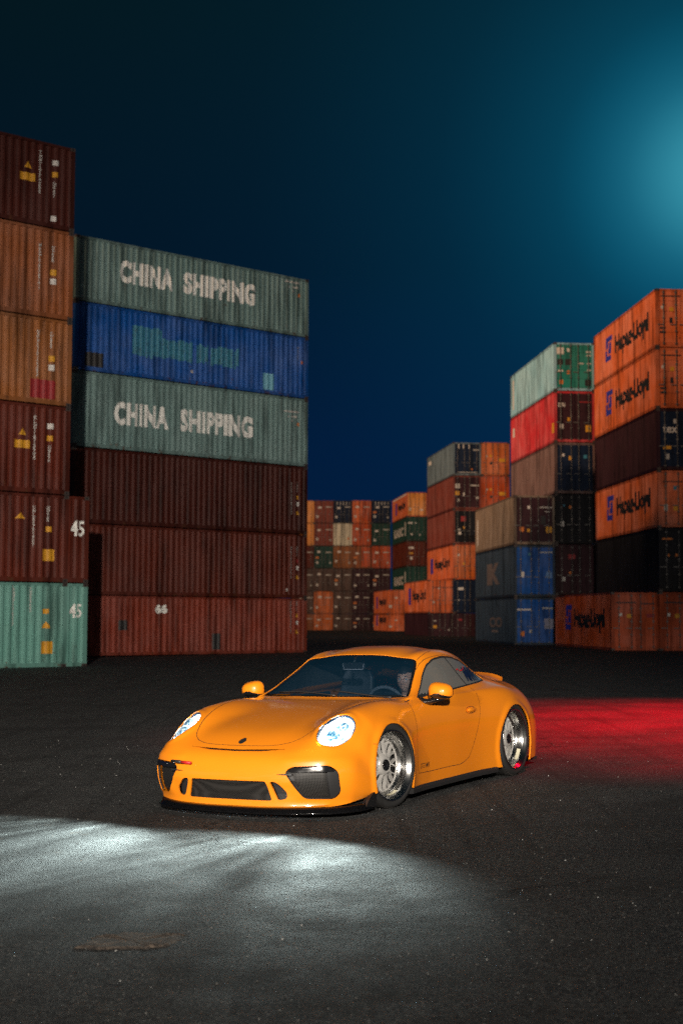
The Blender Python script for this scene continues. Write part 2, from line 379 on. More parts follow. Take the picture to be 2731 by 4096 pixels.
def make_container_meshes(L, ext=0.0):
    """L: full length; ext: overhang of the end beyond the castings (45 ft box)"""
    d = {}
    post = 0.15; rail = 0.11; brail = 0.16
    H = H0
    # frame
    f = MB()
    xs_ = [ext, L-ext-post] if ext else [0, L-post]
    for xp in ([0, L-post] + ([ext, L-ext-post] if ext else [])):
        for y0 in (0, W-post):
            f.box(xp+0.001, xp+post-0.001, y0+0.001, y0+post-0.001, 0.118, H-0.118)
    for y0, y1 in ((0.01, 0.09), (W-0.09, W-0.01)):
        f.box(0.178, L-0.178, y0, y1, 0.02, brail); f.box(0.178, L-0.178, y0, y1-0.02 if y0 < 1 else y1, H-rail+0.01, H-0.01)
    for x0 in (0.02, L-0.12):
        f.box(x0, x0+0.1, 0.16, W-0.16, 0.02, 0.17); f.box(x0, x0+0.1, 0.16, W-0.16, H-0.13, H-0.012)
    for k in range(14): 
        x = 0.6 + k*(L-1.2)/13; f.box(x-0.05, x+0.05, 0.1, W-0.1, 0.03, 0.14)
    c = f
    for x0 in ([0, L-0.178] + ([ext-0.01, L-ext-0.178] if ext else [])):
        for y0 in (0, W-0.162):
            for z0 in (0, H-0.118):
                c.box(x0-0.004, x0+0.178, y0-0.004 if y0 == 0 else y0, y0+0.162 if y0 == 0 else y0+0.166, z0, z0+0.118, mi=1)
                yy = -0.006 if y0 == 0 else W+0.006
                c.box(x0+0.05, x0+0.12, min(yy, yy+0.002), max(yy, yy+0.002), z0+0.03, z0+0.09, mi=2)
    d['frame'] = mesh_of(c.bm)
    # side walls
    def side(yf, sgn):
        bm = bmesh.new()
        segs = [(post, L-post)] if not ext else [(post, ext), (ext+post, L-ext-post), (L-ext, L-post)]
        for a, c_ in segs: corr_panel(bm, a, c_, brail-0.01, H-rail+0.02, yf, sgn)
        if sgn < 0: bmesh.ops.reverse_faces(bm, faces=bm.faces[:])
        return mesh_of(bm)
    d['side0'] = side(0.018, 1); d['side1'] = side(W-0.018, -1)
    # roof and floor
    r = MB(); r.box(0.05, L-0.05, 0.05, W-0.05, H-0.035, H-0.02)
    for k in range(int(L/0.42)-1):
        x = 0.3 + k*0.42; r.box(x, x+0.2, 0.15, W-0.15, H-0.021, H-0.008)
    r.box(0.05, L-0.05, 0.05, W-0.05, 0.145, 0.17)
    d['roof'] = mesh_of(r.bm)
    # blind end at x=L
    bm = bmesh.new()
    br = corr_breaks(post, W-post)
    cols = [(bm.verts.new((L-0.018-DEP*q, y, 0.165)), bm.verts.new((L-0.018-DEP*q, y, H-0.12))) for y, q in br]
    for A, B in zip(cols, cols[1:]): bm.faces.new((A[0], B[0], B[1], A[1]))
    d['end'] = mesh_of(bm)
    # doors at x=0
    for k, (y0, y1) in enumerate(((0.155, W/2-0.006), (W/2+0.006, W-0.155))):
        m = MB()
        z0, z1 = 0.175, H-0.135
        m.box(0.035, 0.055, y0, y1, z0, z1)
        zs = [z0] + [z0 + (z1-z0)*q for q in (0.2, 0.4, 0.6, 0.8)] + [z1]
        for a, c_ in zip(zs, zs[1:]): m.box(0.016, 0.036, y0+0.05, y1-0.05, a+0.05, c_-0.05)
        m.box(0.02, 0.0355, y0, y0+0.035, z0, z1); m.box(0.02, 0.0355, y1-0.035, y1, z0, z1)
        d['door%d' % k] = mesh_of(m.bm)
        for j, yy in enumerate((y0+0.22, y1-0.22) if k else (y0+0.22, y1-0.22)):
            m = MB(); m.tube([(-0.02, yy, 0.10), (-0.02, yy, H-0.07)], 0.019, 8)
            for zz in (0.2, 0.8, 1.45, 2.1, 2.7): m.box(-0.03, 0.02, yy-0.05, yy+0.05, zz-0.03, zz+0.03)
            m.box(-0.045, -0.03, yy, yy+0.30, 1.10, 1.14)
            d['rod%d%d' % (k, j)] = mesh_of(m.bm)
    return d
SETS = {}
m_cast = worn('casting_steel', (0.05, 0.035, 0.03), 0.4)
m_hole = simple('casting_hole', (0.004, 0.004, 0.004), 0.9)
def get_set(L, ext):
    if (L, ext) not in SETS:
        s = make_container_meshes(L, ext)
        for k, me in s.items():
            if k == 'frame': me.materials.append(m_paint); me.materials.append(m_cast); me.materials.append(m_hole)
            elif k.startswith('rod'): me.materials.append(m_rod)
            else: me.materials.append(m_paint)
        SETS[(L, ext)] = s
    return SETS[(L, ext)]
def container(loc, rz, H, col, label, group, L=L40, ext=0.0, fcol=None):
    s = get_set(L, ext)
    root = empty('shipping_container', loc, rz)
    root.scale = (1, 1, H/H0)
    tag(root, label, 'shipping container', group)
    root['H'] = H; root['L'] = L; root['ext'] = ext
    fcol = fcol or tuple(x*0.8 for x in col)
    for nm, key, cc in (('frame', 'frame', fcol), ('side_wall', 'side0', col), ('side_wall', 'side1', col), ('roof', 'roof', col), ('end_wall', 'end', col), ('door', 'door0', col), ('door', 'door1', col)):
        o = link(nm, s[key], root)
        if cc: o.color = (*cc, 1)
        if key.startswith('door'):
            for j in (0, 1): link('lock_rod', s['rod%s%d' % (key[-1], j)], o)
    return root
PALETTE = dict(
    teal=(0.14, 0.33, 0.28), chinagreen=(0.165, 0.265, 0.255), blue=(0.004, 0.085, 0.36), maroon=(0.115, 0.019, 0.009), oxide=(0.24, 0.038, 0.018), darkox=(0.065, 0.012, 0.007),
    orange=(0.58, 0.135, 0.028), rustor=(0.27, 0.082, 0.027), rustor2=(0.29, 0.100, 0.028), hl=(0.66, 0.135, 0.036), navy=(0.006, 0.016, 0.045), grey=(0.15, 0.21, 0.25), brownred=(0.22, 0.05, 0.035), paleteal=(0.28, 0.54, 0.66),
    greendoor=(0.02, 0.22, 0.18), red=(0.60, 0.035, 0.045), greybrown=(0.20, 0.12, 0.11), tan=(0.26, 0.19, 0.14), bluegrey=(0.040, 0.065, 0.10), black=(0.010, 0.010, 0.014), dkmar=(0.040, 0.012, 0.018), cream=(0.62, 0.58, 0.45), dkgreen=(0.012, 0.055, 0.045), yelor=(0.75, 0.28, 0.05), brown=(0.10, 0.06, 0.05), orred=(0.48, 0.075, 0.018))
# --- decals follow the corrugated steel they are painted on
def decal_mesh(polys_or_mesh, L, ext, side, zscale=1.0):
    post = 0.15
    segs = [(post, L-post)] if not ext else [(post, ext), (ext+post, L-ext-post), (L-ext, L-post)]
    brs = [corr_breaks(a, c) for a, c in segs]
    if isinstance(polys_or_mesh, bmesh.types.BMesh): bm = polys_or_mesh
    else:
        bm = bmesh.new()
        for poly in polys_or_mesh: bm.faces.new([bm.verts.new((x, 0, z)) for x, z in poly])
    xs_ = [v.co.x for v in bm.verts]
    lo, hi = min(xs_), max(xs_)
    for br in brs:
        for x, d in br:
            if lo < x < hi:
                bmesh.ops.bisect_plane(bm, geom=bm.verts[:]+bm.edges[:]+bm.faces[:], plane_co=(x, 0, 0), plane_no=(1, 0, 0), dist=1e-5)
    for v in bm.verts:
        dep = 0
        for br in brs:
            if br[0][0] <= v.co.x <= br[-1][0]: dep = corr_at(br, v.co.x); break
        q = 0.018 + DEP*dep - 0.006
        v.co.y = q if side == 0 else W - q
        v.co.z /= zscale
    bmesh.ops.recalc_face_normals(bm, faces=bm.faces[:])
    return mesh_of(bm)
def text_bm(s, size, xscale=1.0, bold=0.0, spacing=1.0, shear=0.0):
    cu = bpy.data.curves.new('t', 'FONT'); cu.body = s; cu.size = size; cu.offset = bold; cu.space_character = spacing; cu.shear = shear
    cu.resolution_u = 3; cu.fill_mode = 'BOTH'; cu.space_line = 0.8
    o = bpy.data.objects.new('t', cu); COL.objects.link(o)
    dg = bpy.context.evaluated_depsgraph_get(); dg.update()
    me = bpy.data.meshes.new_from_object(o.evaluated_get(dg))
    bpy.data.objects.remove(o)
    bm = bmesh.new(); bm.from_mesh(me); bpy.data.meshes.remove(me)
    for v in bm.verts: v.co = Vector((v.co.x*xscale, 0, v.co.y))
    return bm
def width_of(bm):
    xs_ = [v.co.x for v in bm.verts]; return min(xs_), max(xs_)
def put(bm, x0, z0, width=None, height=None, flip=False):
    a, c = width_of(bm); zs = [v.co.z for v in bm.verts]; za, zc = min(zs), max(zs)
    sx = (width/(c-a)) if width else 1; sz_ = (height/(zc-za)) if height else 1
    for v in bm.verts:
        x = (v.co.x-a)*sx; v.co.x = (x0 - x) if flip else (x0 + x)
        v.co.z = z0 + (v.co.z-za)*sz_
    return bm
def add_decal(root, name, bm, mat, side=0):
    H = root['H']
    me = decal_mesh(bm, root['L'], root['ext'], side, H/H0)
    return link(name, me, root, mat)
def word(root, name, s, x0, z0, w, h, mat, side=0, bold=0.0, spacing=1.0, flip=False):
    return add_decal(root, name, put(text_bm(s, 1.0, 1.0, bold, spacing), x0, z0, w, h, flip), mat, side)
def rects(root, name, polys, mat, side=0): return add_decal(root, name, polys, mat, side)
def rc(x, z, w, h): return [(x, z), (x+w, z), (x+w, z+h), (x, z+h)]
def tri(x, z, w, h): return [(x, z), (x+w, z), (x+w/2, z+h)]
def code_column(root, x, z0, z1, side=0, mat=None, seed=0):
    rnd = random.Random(seed)
    n = 11; s = '\n'.join(rnd.choice('TCLUGKHMN') if i < 4 else rnd.choice('0123456789') for i in range(n))
    bm = text_bm(s, 0.2, 1.0, 0.006)
    put(bm, x, z0, 0.085, z1-z0)
    return add_decal(root, 'code_lettering', bm, mat or m_dwhite, side)
def door_marks(root, marks):
    """marks: (y across the door end, z, w, h, mat) flat placards on the door leaves"""
    for (y, z, w, h, mt) in marks:
        m = MB(); m.box(0.010, 0.0155, y, y+w, z, z+h)
        link('placard', mesh_of(m.bm), root, mt)
def end_word(root, s, y0, z0, w, h, mat, bold=0.02):
    bm = text_bm(s, 1.0, 1.0, bold)
    a, c = width_of(bm); zs = [v.co.z for v in bm.verts]; za, zc = min(zs), max(zs)
    for v in bm.verts:
        y = (v.co.x-a)/(c-a)*w; z = (v.co.z-za)/(zc-za)*h
        v.co = Vector((0.009, y0 - y, z0 + z))     # seen from the door end, left of the picture is +y
    return link('lettering', mesh_of(bm), root, mat)
# ------------------------------------------------------------------ where the stacks stand (measured once, kept as metres)
FPX = 5689.0
def ray(px, py):
    xc = px - 1365.5; yc = 2048 - py
    c, s_ = math.cos(ROLL), math.sin(ROLL)
    xc, yc = xc*c - yc*s_, xc*s_ + yc*c
    return xc, FPX*math.cos(PITCH) - yc*math.sin(PITCH), FPX*math.sin(PITCH) + yc*math.cos(PITCH)
def atD(px, py, D):
    x, y, z = ray(px, py); return x/y*D, CAM_H + z/y*D
ORD = ['bottom', 'second', 'third', 'fourth', 'fifth', 'sixth']
WORDS = dict(teal='faded teal', chinagreen='grey green', blue='bright blue', maroon='dark maroon', oxide='oxide red', darkox='very dark maroon', orange='orange', rustor='rusty orange', rustor2='rusty orange', hl='bright orange', navy='navy blue', grey='grey', brownred='brick red', paleteal='pale teal', red='bright red', greybrown='grey brown', tan='weathered tan', bluegrey='blue grey', black='black', dkmar='dark purple brown', cream='cream white', dkgreen='dark green', yelor='yellow orange', brown='brown', orred='red orange', greendoor='green')
def stack(px, py, D, rz, ys, cols, where, corner='right', ext=None, L=L40, zb=None, labels=None, group='containers stacked in the yard', skip=()):
    """px,py: a point of the corner's vertical edge; ys: pixel rows of the joints, bottom to top"""
    X, _ = atD(px, py, D)
    zs = [atD(px, y, D)[1] for y in ys]
    if zb is not None: zs[0] = zb
    ux, uy = math.cos(rz), math.sin(rz)
    out = []
    for i, cname in enumerate(cols):
        if i in skip or cname is None: out.append(None); continue
        e = (ext or {}).get(i, 0.0); LL = L + 2*e
        if corner == 'right':      # the corner is the x=L end on the y=0 side
            o = (X - ux*(LL-e), D - uy*(LL-e))
        else:                      # door end: corner is x=0 on the y=W side
            o = (X + uy*W, D - ux*W)
        H = zs[i+1]-zs[i]
        lab = (labels or {}).get(i) or '%s container, %s in %s' % (WORDS[cname], ORD[i] + (' row' if i else ''), where)
        out.append(container((o[0], o[1], zs[i]), rz, H*0.995, PALETTE[cname], lab, group, LL, e))
    return out
A40 = R(40)
# ---- stack A: cut by the frame's left edge
A = stack(269, 2470, 47.0, A40, [2676, 2331, 1981, 1629, 1286, 930, 594], ['teal', 'maroon', 'maroon', 'rustor2', 'rustor', 'darkox'], '', ext={0: 0.762, 1: 0.762}, zb=-0.15, labels={
    0: 'faded teal green container marked 45 on the ground in the nearest stack',
    1: 'maroon container marked 45, second row of the nearest stack',
    2: 'maroon container, third row of the nearest stack, with yellow triangle and yellow placard',
    3: 'rusty orange container, fourth row of the nearest stack, with red square near its end',
    4: 'rusty orange container, fifth row of the nearest stack, right under the darkest top one',
    5: 'very dark maroon container topping the nearest and tallest looking stack'})
for i, c in enumerate(A):
    L, e, H = c['L'], c['ext'], c['H']; xe = L - e          # corner post
    if i == 0:
        word(c, 'number_lettering', '45', L-0.66, 1.62, 0.46, 0.46, m_white, bold=0.02)
        code_column(c, xe-1.95, 1.35, 2.65, seed=1); code_column(c, xe-1.35, 1.8, 2.6, seed=2)
        rects(c, 'placard', [rc(xe-0.86, 1.75, 0.2, 0.16)], m_yellow); rects(c, 'warning_triangle', [tri(xe-0.92, 1.28, 0.36, 0.22)], m_yellow)
        rects(c, 'placard', [rc(xe-0.92, 0.45, 0.44, 0.40)], m_yellow)
    elif i == 1:
        word(c, 'number_lettering', '45', L-0.66, 1.55, 0.50, 0.52, m_white, bold=0.02)
        code_column(c, xe-1.30, 1.15, 2.5, seed=3); code_column(c, xe-0.78, 2.0, 2.5, seed=4)
        rects(c, 'placard', [rc(xe-0.80, 1.65, 0.2, 0.18)], m_yellow); rects(c, 'warning_triangle', [tri(xe-1.92, 2.05, 0.36, 0.2)], m_yellow)
        rects(c, 'placard', [rc(xe-0.92, 0.70, 0.44, 0.38)], m_yellow)
    elif i in (2, 5):
        code_column(c, xe-1.32, 1.1, 2.55, seed=5+i, mat=m_dwhite); rects(c, 'placard', [rc(xe-0.82, 2.15, 0.22, 0.18)], m_pale)
        rects(c, 'placard', [rc(xe-0.82, 1.75, 0.18, 0.18)], m_yellow); code_column(c, xe-0.78, 1.05, 1.6, seed=15+i)
        rects(c, 'warning_triangle', [tri(xe-1.86, 1.88, 0.28, 0.24)], m_yellow); rects(c, 'placard', [rc(xe-2.02, 1.45, 0.55, 0.26)], m_yellow)
        if i == 5: rects(c, 'emblem', [tri(xe-3.6, 2.05, 0.16, 0.3), rc(xe-3.9, 2.02, 0.14, 0.14), rc(xe-3.32, 2.0, 0.14, 0.14)], m_dwhite); rects(c, 'placard', [rc(xe-0.85, 0.25, 0.18, 0.18)], m_pale)
    else:
        code_column(c, xe-1.28, 0.9, 2.45, seed=5+i, mat=m_dwhite); code_column(c, xe-0.78, 1.9, 2.45, seed=25+i)
        rects(c, 'placard', [rc(xe-0.82, 1.45, 0.2, 0.2)], m_yellow); rects(c, 'placard', [rc(xe-0.82, 1.15, 0.2, 0.2)], m_pale)
        if i == 3: rects(c, 'placard', [rc(xe-1.5, 0.2, 0.95, 0.62)], m_redplac)
# ---- stack B: lettered stack
B = stack(1227, 2470, 65.2, A40, [2624, 2393, 2138, 1868, 1597, 1352, 1119], ['oxide', 'maroon', 'darkox', 'chinagreen', 'blue', 'chinagreen'], '', zb=-0.09, labels={
    0: 'oxide red container with small white 66 mark, standing on the ground',
    1: 'dark red container directly on the oxide red one with white mark',
    2: 'very dark maroon container directly below the lower lettered grey green one',
    3: 'lower of the two grey green containers with large white lettering',
    4: 'bright blue container with faded teal patch, between the two lettered grey green ones',
    5: 'upper grey green container with large white lettering, topping its stack'})
for i in (3, 5):
    c = B[i]
    word(c, 'white_lettering', 'CHINA', 2.1 if i == 5 else 1.95, 1.05, 2.65, 0.98, m_white, bold=0.055, spacing=1.15)
    word(c, 'white_lettering', 'SHIPPING', 5.3 if i == 5 else 5.2, 1.05, 3.85, 0.98, m_white, bold=0.055, spacing=1.1)
    rects(c, 'code_lettering', [rc(L40-1.35, 2.45, 0.85, 0.07), rc(L40-1.15, 2.22, 0.1, 0.08), rc(L40-0.95, 2.22, 0.35, 0.08), rc(L40-0.95, 2.02, 0.12, 0.1)], m_dwhite)
    rects(c, 'placard', [rc(L40-0.6, 1.85, 0.12, 0.16)], m_orangeplac)
c = B[4]
rg_ = random.Random(2); fp = []
xx = 2.6
while xx < 8.2:
    w_ = rg_.uniform(.09, .19); lo_ = (0.92 if xx < 4.1 else 0.98) + rg_.uniform(-.07, .10); hi_ = (2.2 if xx < 4.1 else 1.80) + rg_.uniform(-.10, .06)
    if rg_.random() > .10: fp.append(rc(xx, lo_, w_ - .012, hi_ - lo_))
    xx += w_
rects(c, 'faded_patch', fp, m_tealpatch)
rects(c, 'dark_patch', [rc(0.5, 0.2, 0.9, 0.6)], m_darkpatch)
rects(c, 'pale_patch', [rc(9.6, 0.2, 0.65, 0.75)], worn('pale_blue_patch', (0.16, 0.42, 0.55), 0.4))
rects(c, 'placard', [rc(5.7, 0.5, 0.15, 0.12)], m_pale)
code_column(c, L40-0.62, 0.7, 2.4, seed=50)
rects(c, 'placard', [rc(L40-0.42, 1.6, 0.14, 0.14)], m_orangeplac)
for i in (0, 1, 2):
    c = B[i]
    code_column(c, L40-0.95, 0.9, 2.35, seed=60+i); code_column(c, L40-0.6, 1.9, 2.35, seed=70+i)
    rects(c, 'placard', [rc(L40-0.62, 1.60, 0.13, 0.16)], m_yellow if i != 1 else m_redplac); rects(c, 'placard', [rc(L40-0.62, 1.28, 0.15, 0.18)], m_pale)
    rects(c, 'warning_triangle', [tri(L40-0.66, 0.88, 0.22, 0.2)], m_yellow)
c = B[0]
word(c, 'number_lettering', '66', 4.05, 1.75, 0.62, 0.38, m_white, bold=0.06)
rects(c, 'dark_patch', [rc(2.3, 1.05, 0.4, 0.42)], m_darkpatch); rects(c, 'dark_patch', [rc(7.0, 0.2, 0.4, 0.7)], m_darkpatch)
rects(B[1], 'placard', [rc(L40-1.2, 0.30, 0.13, 0.13)], m_pale)

def hapag(c, bright=True):
    L = c['L']
    word(c, 'company_lettering', 'Hapag-Lloyd', L-4.55, 0.82, 6.3, 1.25, m_black, side=1, bold=0.055, flip=True)
    # emblem: two interlocked blue hooks
    z = 0.95; x = L-2.6
    x += 0.1
    P_ = [[(x-a_, z+b_) for a_, b_ in q] for q in (
        [(0, 0), (1.2, 0), (1.2, .28), (.42, .28), (.42, .62), (0, .62)],
        [(.15, .72), (.15, 1.34), (1.3, 1.34), (1.3, 1.06), (.62, 1.06), (.62, .72)],
        [(.55, .36), (1.25, .36), (1.25, .97), (.72, .97), (.72, .64), (.55, .64)])]
    rects(c, 'emblem', P_, m_blue, side=1)

G2 = 'containers with doors facing the yard'
# ---- R1 : orange stack at the frame's right edge
R1z = R(94.2)
R1 = stack(2636, 2470, 69.0, R1z, [2586, 2367, 2109, 1879, 1632, 1388, 1152], ['orred', 'black', 'hl', 'dkmar', 'hl', 'hl'], '', corner='door', zb=-0.03, group=G2, labels={
    0: 'red orange container on the ground below the black one, cut by the frame',
    1: 'black container, second row of the orange stack cut by the frame',
    2: 'orange lettered container between a black and a dark maroon one',
    3: 'dark maroon container with white letters tex on its dark door end',
    4: 'bright orange lettered container directly below the topmost orange one',
    5: 'topmost bright orange lettered container of the orange stack'})
for i in (2, 4, 5): hapag(R1[i])
R1b = stack(2443, 2470, 69.0, R1z, [2586, 2367], ['orred'], '', corner='door', zb=-0.03, group=G2, labels={0: 'red orange lettered container standing alone on the ground before the dark stack'})
hapag(R1b[0])
# door colour of the dark tex box
for ch in R1[3].children:
    if ch.name.startswith('door'): ch.color = (*PALETTE['navy'], 1)
end_word(R1[3], 'tex', 2.15, 1.75, 0.72, 0.34, m_pale)
door_marks(R1[3], [(1.75, 0.98, 0.4, 0.16, m_yellow), (1.85, 0.5, 0.18, 0.26, m_dwhite), (1.48, 2.2, 0.14, 0.2, m_dwhite)])
for k in (4, 5): door_marks(R1[k], [(2.05, 1.9, 0.12, 0.14, m_pale), (1.55, 1.78, 0.2, 0.2, m_yellow), (1.6, 1.2, 0.15, 0.28, m_black), (1.2, 2.5, 1.0, 0.06, m_black), (1.95, 0.7, 0.3, 0.1, m_black), (1.95, 0.9, 0.3, 0.1, m_black)])
door_marks(R1[2], [(1.95, 0.85, 0.2, 0.32, m_dwhite), (1.45, 0.85, 0.22, 0.22, m_yellow), (1.5, 1.9, 0.16, 0.2, m_tealpatch), (1.2, 2.3, 1.0, 0.05, m_black)])
door_marks(R1[1], [(1.75, 2.35, 0.5, 0.08, m_orangeplac), (1.5, 1.6, 0.12, 0.12, m_orangeplac), (1.9, 1.6, 0.1, 0.1, m_orangeplac)])
for q in (R1[0], R1b[0]): door_marks(q, [(1.45, 1.62, 0.22, 0.2, m_yellow), (1.9, 1.7, 0.14, 0.16, m_pale), (1.2, 2.35, 1.0, 0.06, m_black), (0.3, 1.65, 0.4, 0.18, m_redplac), (0.3, 2.3, 0.7, 0.06, m_black)])
# ---- R2 : stack topped by the pale teal box, and the lower stack before it
R2z = R(95.4)
R2 = stack(2222, 2470, 83.5, R2z, [2582, 2380, 2175, 1974, 1768, 1562, 1368], ['dkmar', 'dkmar', 'black', 'greybrown', 'red', 'paleteal'], '', corner='door', zb=-0.05, group=G2, labels={
    0: 'dark container on the ground beside the lower bright blue doors, mostly hidden',
    1: 'dark maroon door end with pink placard, beside the upper bright blue doors',
    2: 'black door end directly below the grey brown container of the teal topped stack',
    3: 'grey brown container with navy door, third from the top, below the bright red one',
    4: 'bright red container with dark maroon door directly below the pale teal one',
    5: 'pale teal container with green door topping its stack'})
for ci, cn in ((5, 'greendoor'), (4, 'dkmar'), (3, 'navy')):
    for ch in R2[ci].children:
        if ch.name.startswith('door'): ch.color = (*PALETTE[cn], 1)
rects(R2[5], 'code_lettering', [rc(11.2, 0.5, 0.35, 2.0)], m_pale, side=1)
rects(R2[4], 'placard', [rc(11.0, 1.7, 0.6, 0.6)], m_pale, side=1); rects(R2[4], 'placard', [rc(0.2, 0.6, 0.5, 0.6)], m_yellow, side=1)
end_word(R2[4], 'DRI', 2.2, 2.0, 0.4, 0.22, m_pale)
door_marks(R2[5], [(1.85, 2.2, 0.42, 0.40, m_pale), (1.5, 2.35, 0.16, 0.2, m_pale), (1.9, 1.55, 0.35, 0.36, m_darkpatch), (1.45, 1.55, 0.32, 0.36, m_darkpatch), (1.9, 1.15, 0.3, 0.1, m_pale), (1.5, 1.0, 0.16, 0.22, m_orangeplac), (0.2, 2.3, 0.3, 0.1, m_pale), (0.2, 2.1, 0.28, 0.08, m_pale), (0.2, 1.6, 0.25, 0.1, m_dwhite), (0.65, 1.6, 0.3, 0.1, m_dwhite), (0.2, 1.2, 0.25, 0.1, m_dwhite), (0.2, 0.3, 0.38, 0.40, m_darkpatch), (1.9, 0.4, 0.22, 0.25, m_orangeplac)])
door_marks(R2[4], [(1.5, 1.2, 0.16, 0.2, m_yellow), (1.9, 0.75, 0.22, 0.28, m_dwhite), (0.25, 0.6, 0.32, 0.38, m_yellow), (0.2, 2.25, 0.75, 0.07, m_redplac)])
door_marks(R2[3], [(1.85, 2.1, 0.14, 0.16, m_pale), (1.4, 1.9, 0.2, 0.24, m_yellow), (0.5, 2.0, 0.2, 0.2, m_tealpatch)])
door_marks(R2[2], [(1.85, 2.15, 0.12, 0.12, m_tealpatch), (1.9, 1.0, 0.2, 0.32, m_dwhite), (1.45, 2.05, 0.14, 0.16, m_orangeplac)])
door_marks(R2[1], [(1.25, 2.05, 0.42, 0.26, m_redplac), (1.5, 1.2, 0.14, 0.14, m_orangeplac), (1.85, 0.8, 0.2, 0.24, m_dwhite)])
R2b = stack(2057, 2470, 83.5, R2z, [2580, 2388, 2178, 1979], ['bluegrey', 'bluegrey', 'tan'], '', corner='door', zb=-0.05, group=G2, labels={
    0: 'blue container on the ground with blue doors, below another blue one',
    1: 'blue container with blue doors, second row, below the weathered tan one',
    2: 'weathered tan container with dark brown door lying on two blue ones'})
for ci, cn in ((0, 'blue'), (1, 'blue'), (2, 'dkmar')):
    for ch in R2b[ci].children:
        if ch.name.startswith('door'): ch.color = (*PALETTE[cn], 1)
word(R2b[1], 'pale_lettering', 'IK', 8.3, 0.85, 3.9, 1.35, m_faded, side=1, bold=0.06, flip=True)
word(R2b[0], 'pale_lettering', 'CO', 7.6, 1.0, 3.9, 0.65, m_faded, side=1, bold=0.04, flip=True)
rects(R2b[0], 'pale_lettering', [rc(5.0, 0.70, 1.9, 0.14)], m_faded, side=1)
rects(R2b[2], 'code_lettering', [rc(11.3, 0.5, 0.25, 1.7)], m_pale, side=1)
door_marks(R2b[2], [(1.48, 2.1, 0.16, 0.18, m_pale), (1.85, 0.75, 0.26, 0.28, m_orangeplac), (1.5, 0.75, 0.16, 0.18, m_yellow), (0.18, 0.7, 0.36, 0.36, m_yellow), (0.1, 2.15, 0.8, 0.08, m_dwhite), (0.55, 1.2, 0.3, 0.5, m_darkpatch), (0.3, 1.9, 0.3, 0.07, m_dwhite)])
door_marks(R2b[1], [(1.45, 2.3, 0.14, 0.16, m_tealpatch), (1.85, 1.1, 0.22, 0.30, m_pale), (0.1, 2.45, 0.8, 0.07, m_dwhite), (0.2, 1.05, 0.36, 0.36, worn('placard_blue', (0.12, 0.25, 0.5), 0.3))])
door_marks(R2b[0], [(1.45, 2.1, 0.85, 0.10, m_pale), (0.1, 2.2, 0.7, 0.09, m_dwhite), (0.15, 1.0, 0.52, 0.62, worn('placard_lilac', (0.25, 0.25, 0.35), 0.4)), (1.85, 0.55, 0.24, 0.3, m_orangeplac), (1.4, 0.75, 0.16, 0.18, m_pale)])
# ---- R3 : stacks in the middle distance
R3z = R(97.0)
R3y = [2582, 2452, 2318, 2177, 2036, 1901, 1768]
R3 = stack(1812, 2300, 121, R3z, R3y, ['dkmar', 'navy', 'hl', 'brownred', 'brownred', 'grey'], '', corner='door', zb=-0.1, group=G2, labels={
    0: 'dark container on the ground right beside the low maroon one in the middle distance',
    1: 'navy door end with pale crest shaped mark, above a dark one, in the middle distance',
    2: 'orange lettered container below two brick red ones in the middle distance',
    3: 'lower of the two brick red containers stacked in the middle distance',
    4: 'upper of the two brick red containers, directly below the grey one',
    5: 'grey container with navy door topping the middle distance stack'})
for ci, cn in ((5, 'navy'), (4, 'dkmar'), (3, 'black'), (2, 'orange')):
    for ch in R3[ci].children:
        if ch.name.startswith('door'): ch.color = (*PALETTE[cn], 1)
word(R3[2], 'company_lettering', 'Hapag-Lloyd', 8.6, 0.9, 7.0, 1.1, m_black, side=1, bold=0.05, flip=True)
rects(R3[2], 'emblem', [rc(9.3, 0.75, 1.2, 1.4)], m_blue, side=1)
rects(R3[5], 'placard', [rc(10.2, 2.0, 1.3, 0.35)], m_pale, side=1)
door_marks(R3[5], [(0.2, 2.2, 0.5, 0.10, m_dwhite), (0.3, 0.25, 1.7, 0.06, m_dwhite), (0.75, 0.5, 0.12, 0.12, m_orangeplac), (1.9, 2.35, 0.08, 0.4, m_pale), (1.5, 2.35, 0.08, 0.4, m_pale), (1.0, 2.35, 0.08, 0.4, m_pale)])
door_marks(R3[4], [(1.85, 1.8, 0.4, 0.4, m_dwhite), (1.9, 1.2, 0.34, 0.36, m_yellow), (1.4, 1.15, 0.16, 0.3, m_pale), (0.25, 0.9, 0.2, 0.2, m_pale), (0.2, 2.0, 0.7, 0.12, m_dwhite), (1.9, 0.65, 0.2, 0.24, m_dwhite)])
door_marks(R3[3], [(1.35, 1.9, 0.42, 0.42, m_redplac), (1.4, 1.3, 0.16, 0.2, m_yellow), (1.75, 0.8, 0.24, 0.24, m_pale), (1.8, 1.15, 0.24, 0.14, m_dwhite)])
door_marks(R3[2], [(1.9, 1.95, 0.18, 0.18, m_pale), (1.4, 1.2, 0.2, 0.2, m_yellow)])
door_marks(R3[1], [(1.55, 2.0, 0.5, 0.22, m_pale), (1.9, 1.05, 0.14, 0.14, m_dwhite)])
door_marks(R3[0], [(1.7, 2.0, 0.4, 0.22, m_redplac)])
R3c = stack(1926, 2300, 121, R3z, R3y[3:], ['rustor2', 'orred', 'orange'], '', corner='door', group=G2, labels={
    0: 'rusty orange door end half hidden behind the weathered tan container',
    1: 'red orange door end below the rusty orange top one behind the red container',
    2: 'orange door end topping the column behind the bright red container'})
for q in R3c: door_marks(q, [(1.5, 0.95, 0.2, 0.24, m_black), (1.9, 1.6, 0.16, 0.16, m_dwhite), (1.55, 1.6, 0.18, 0.2, m_yellow), (0.3, 1.2, 0.6, 0.3, m_yellow)])
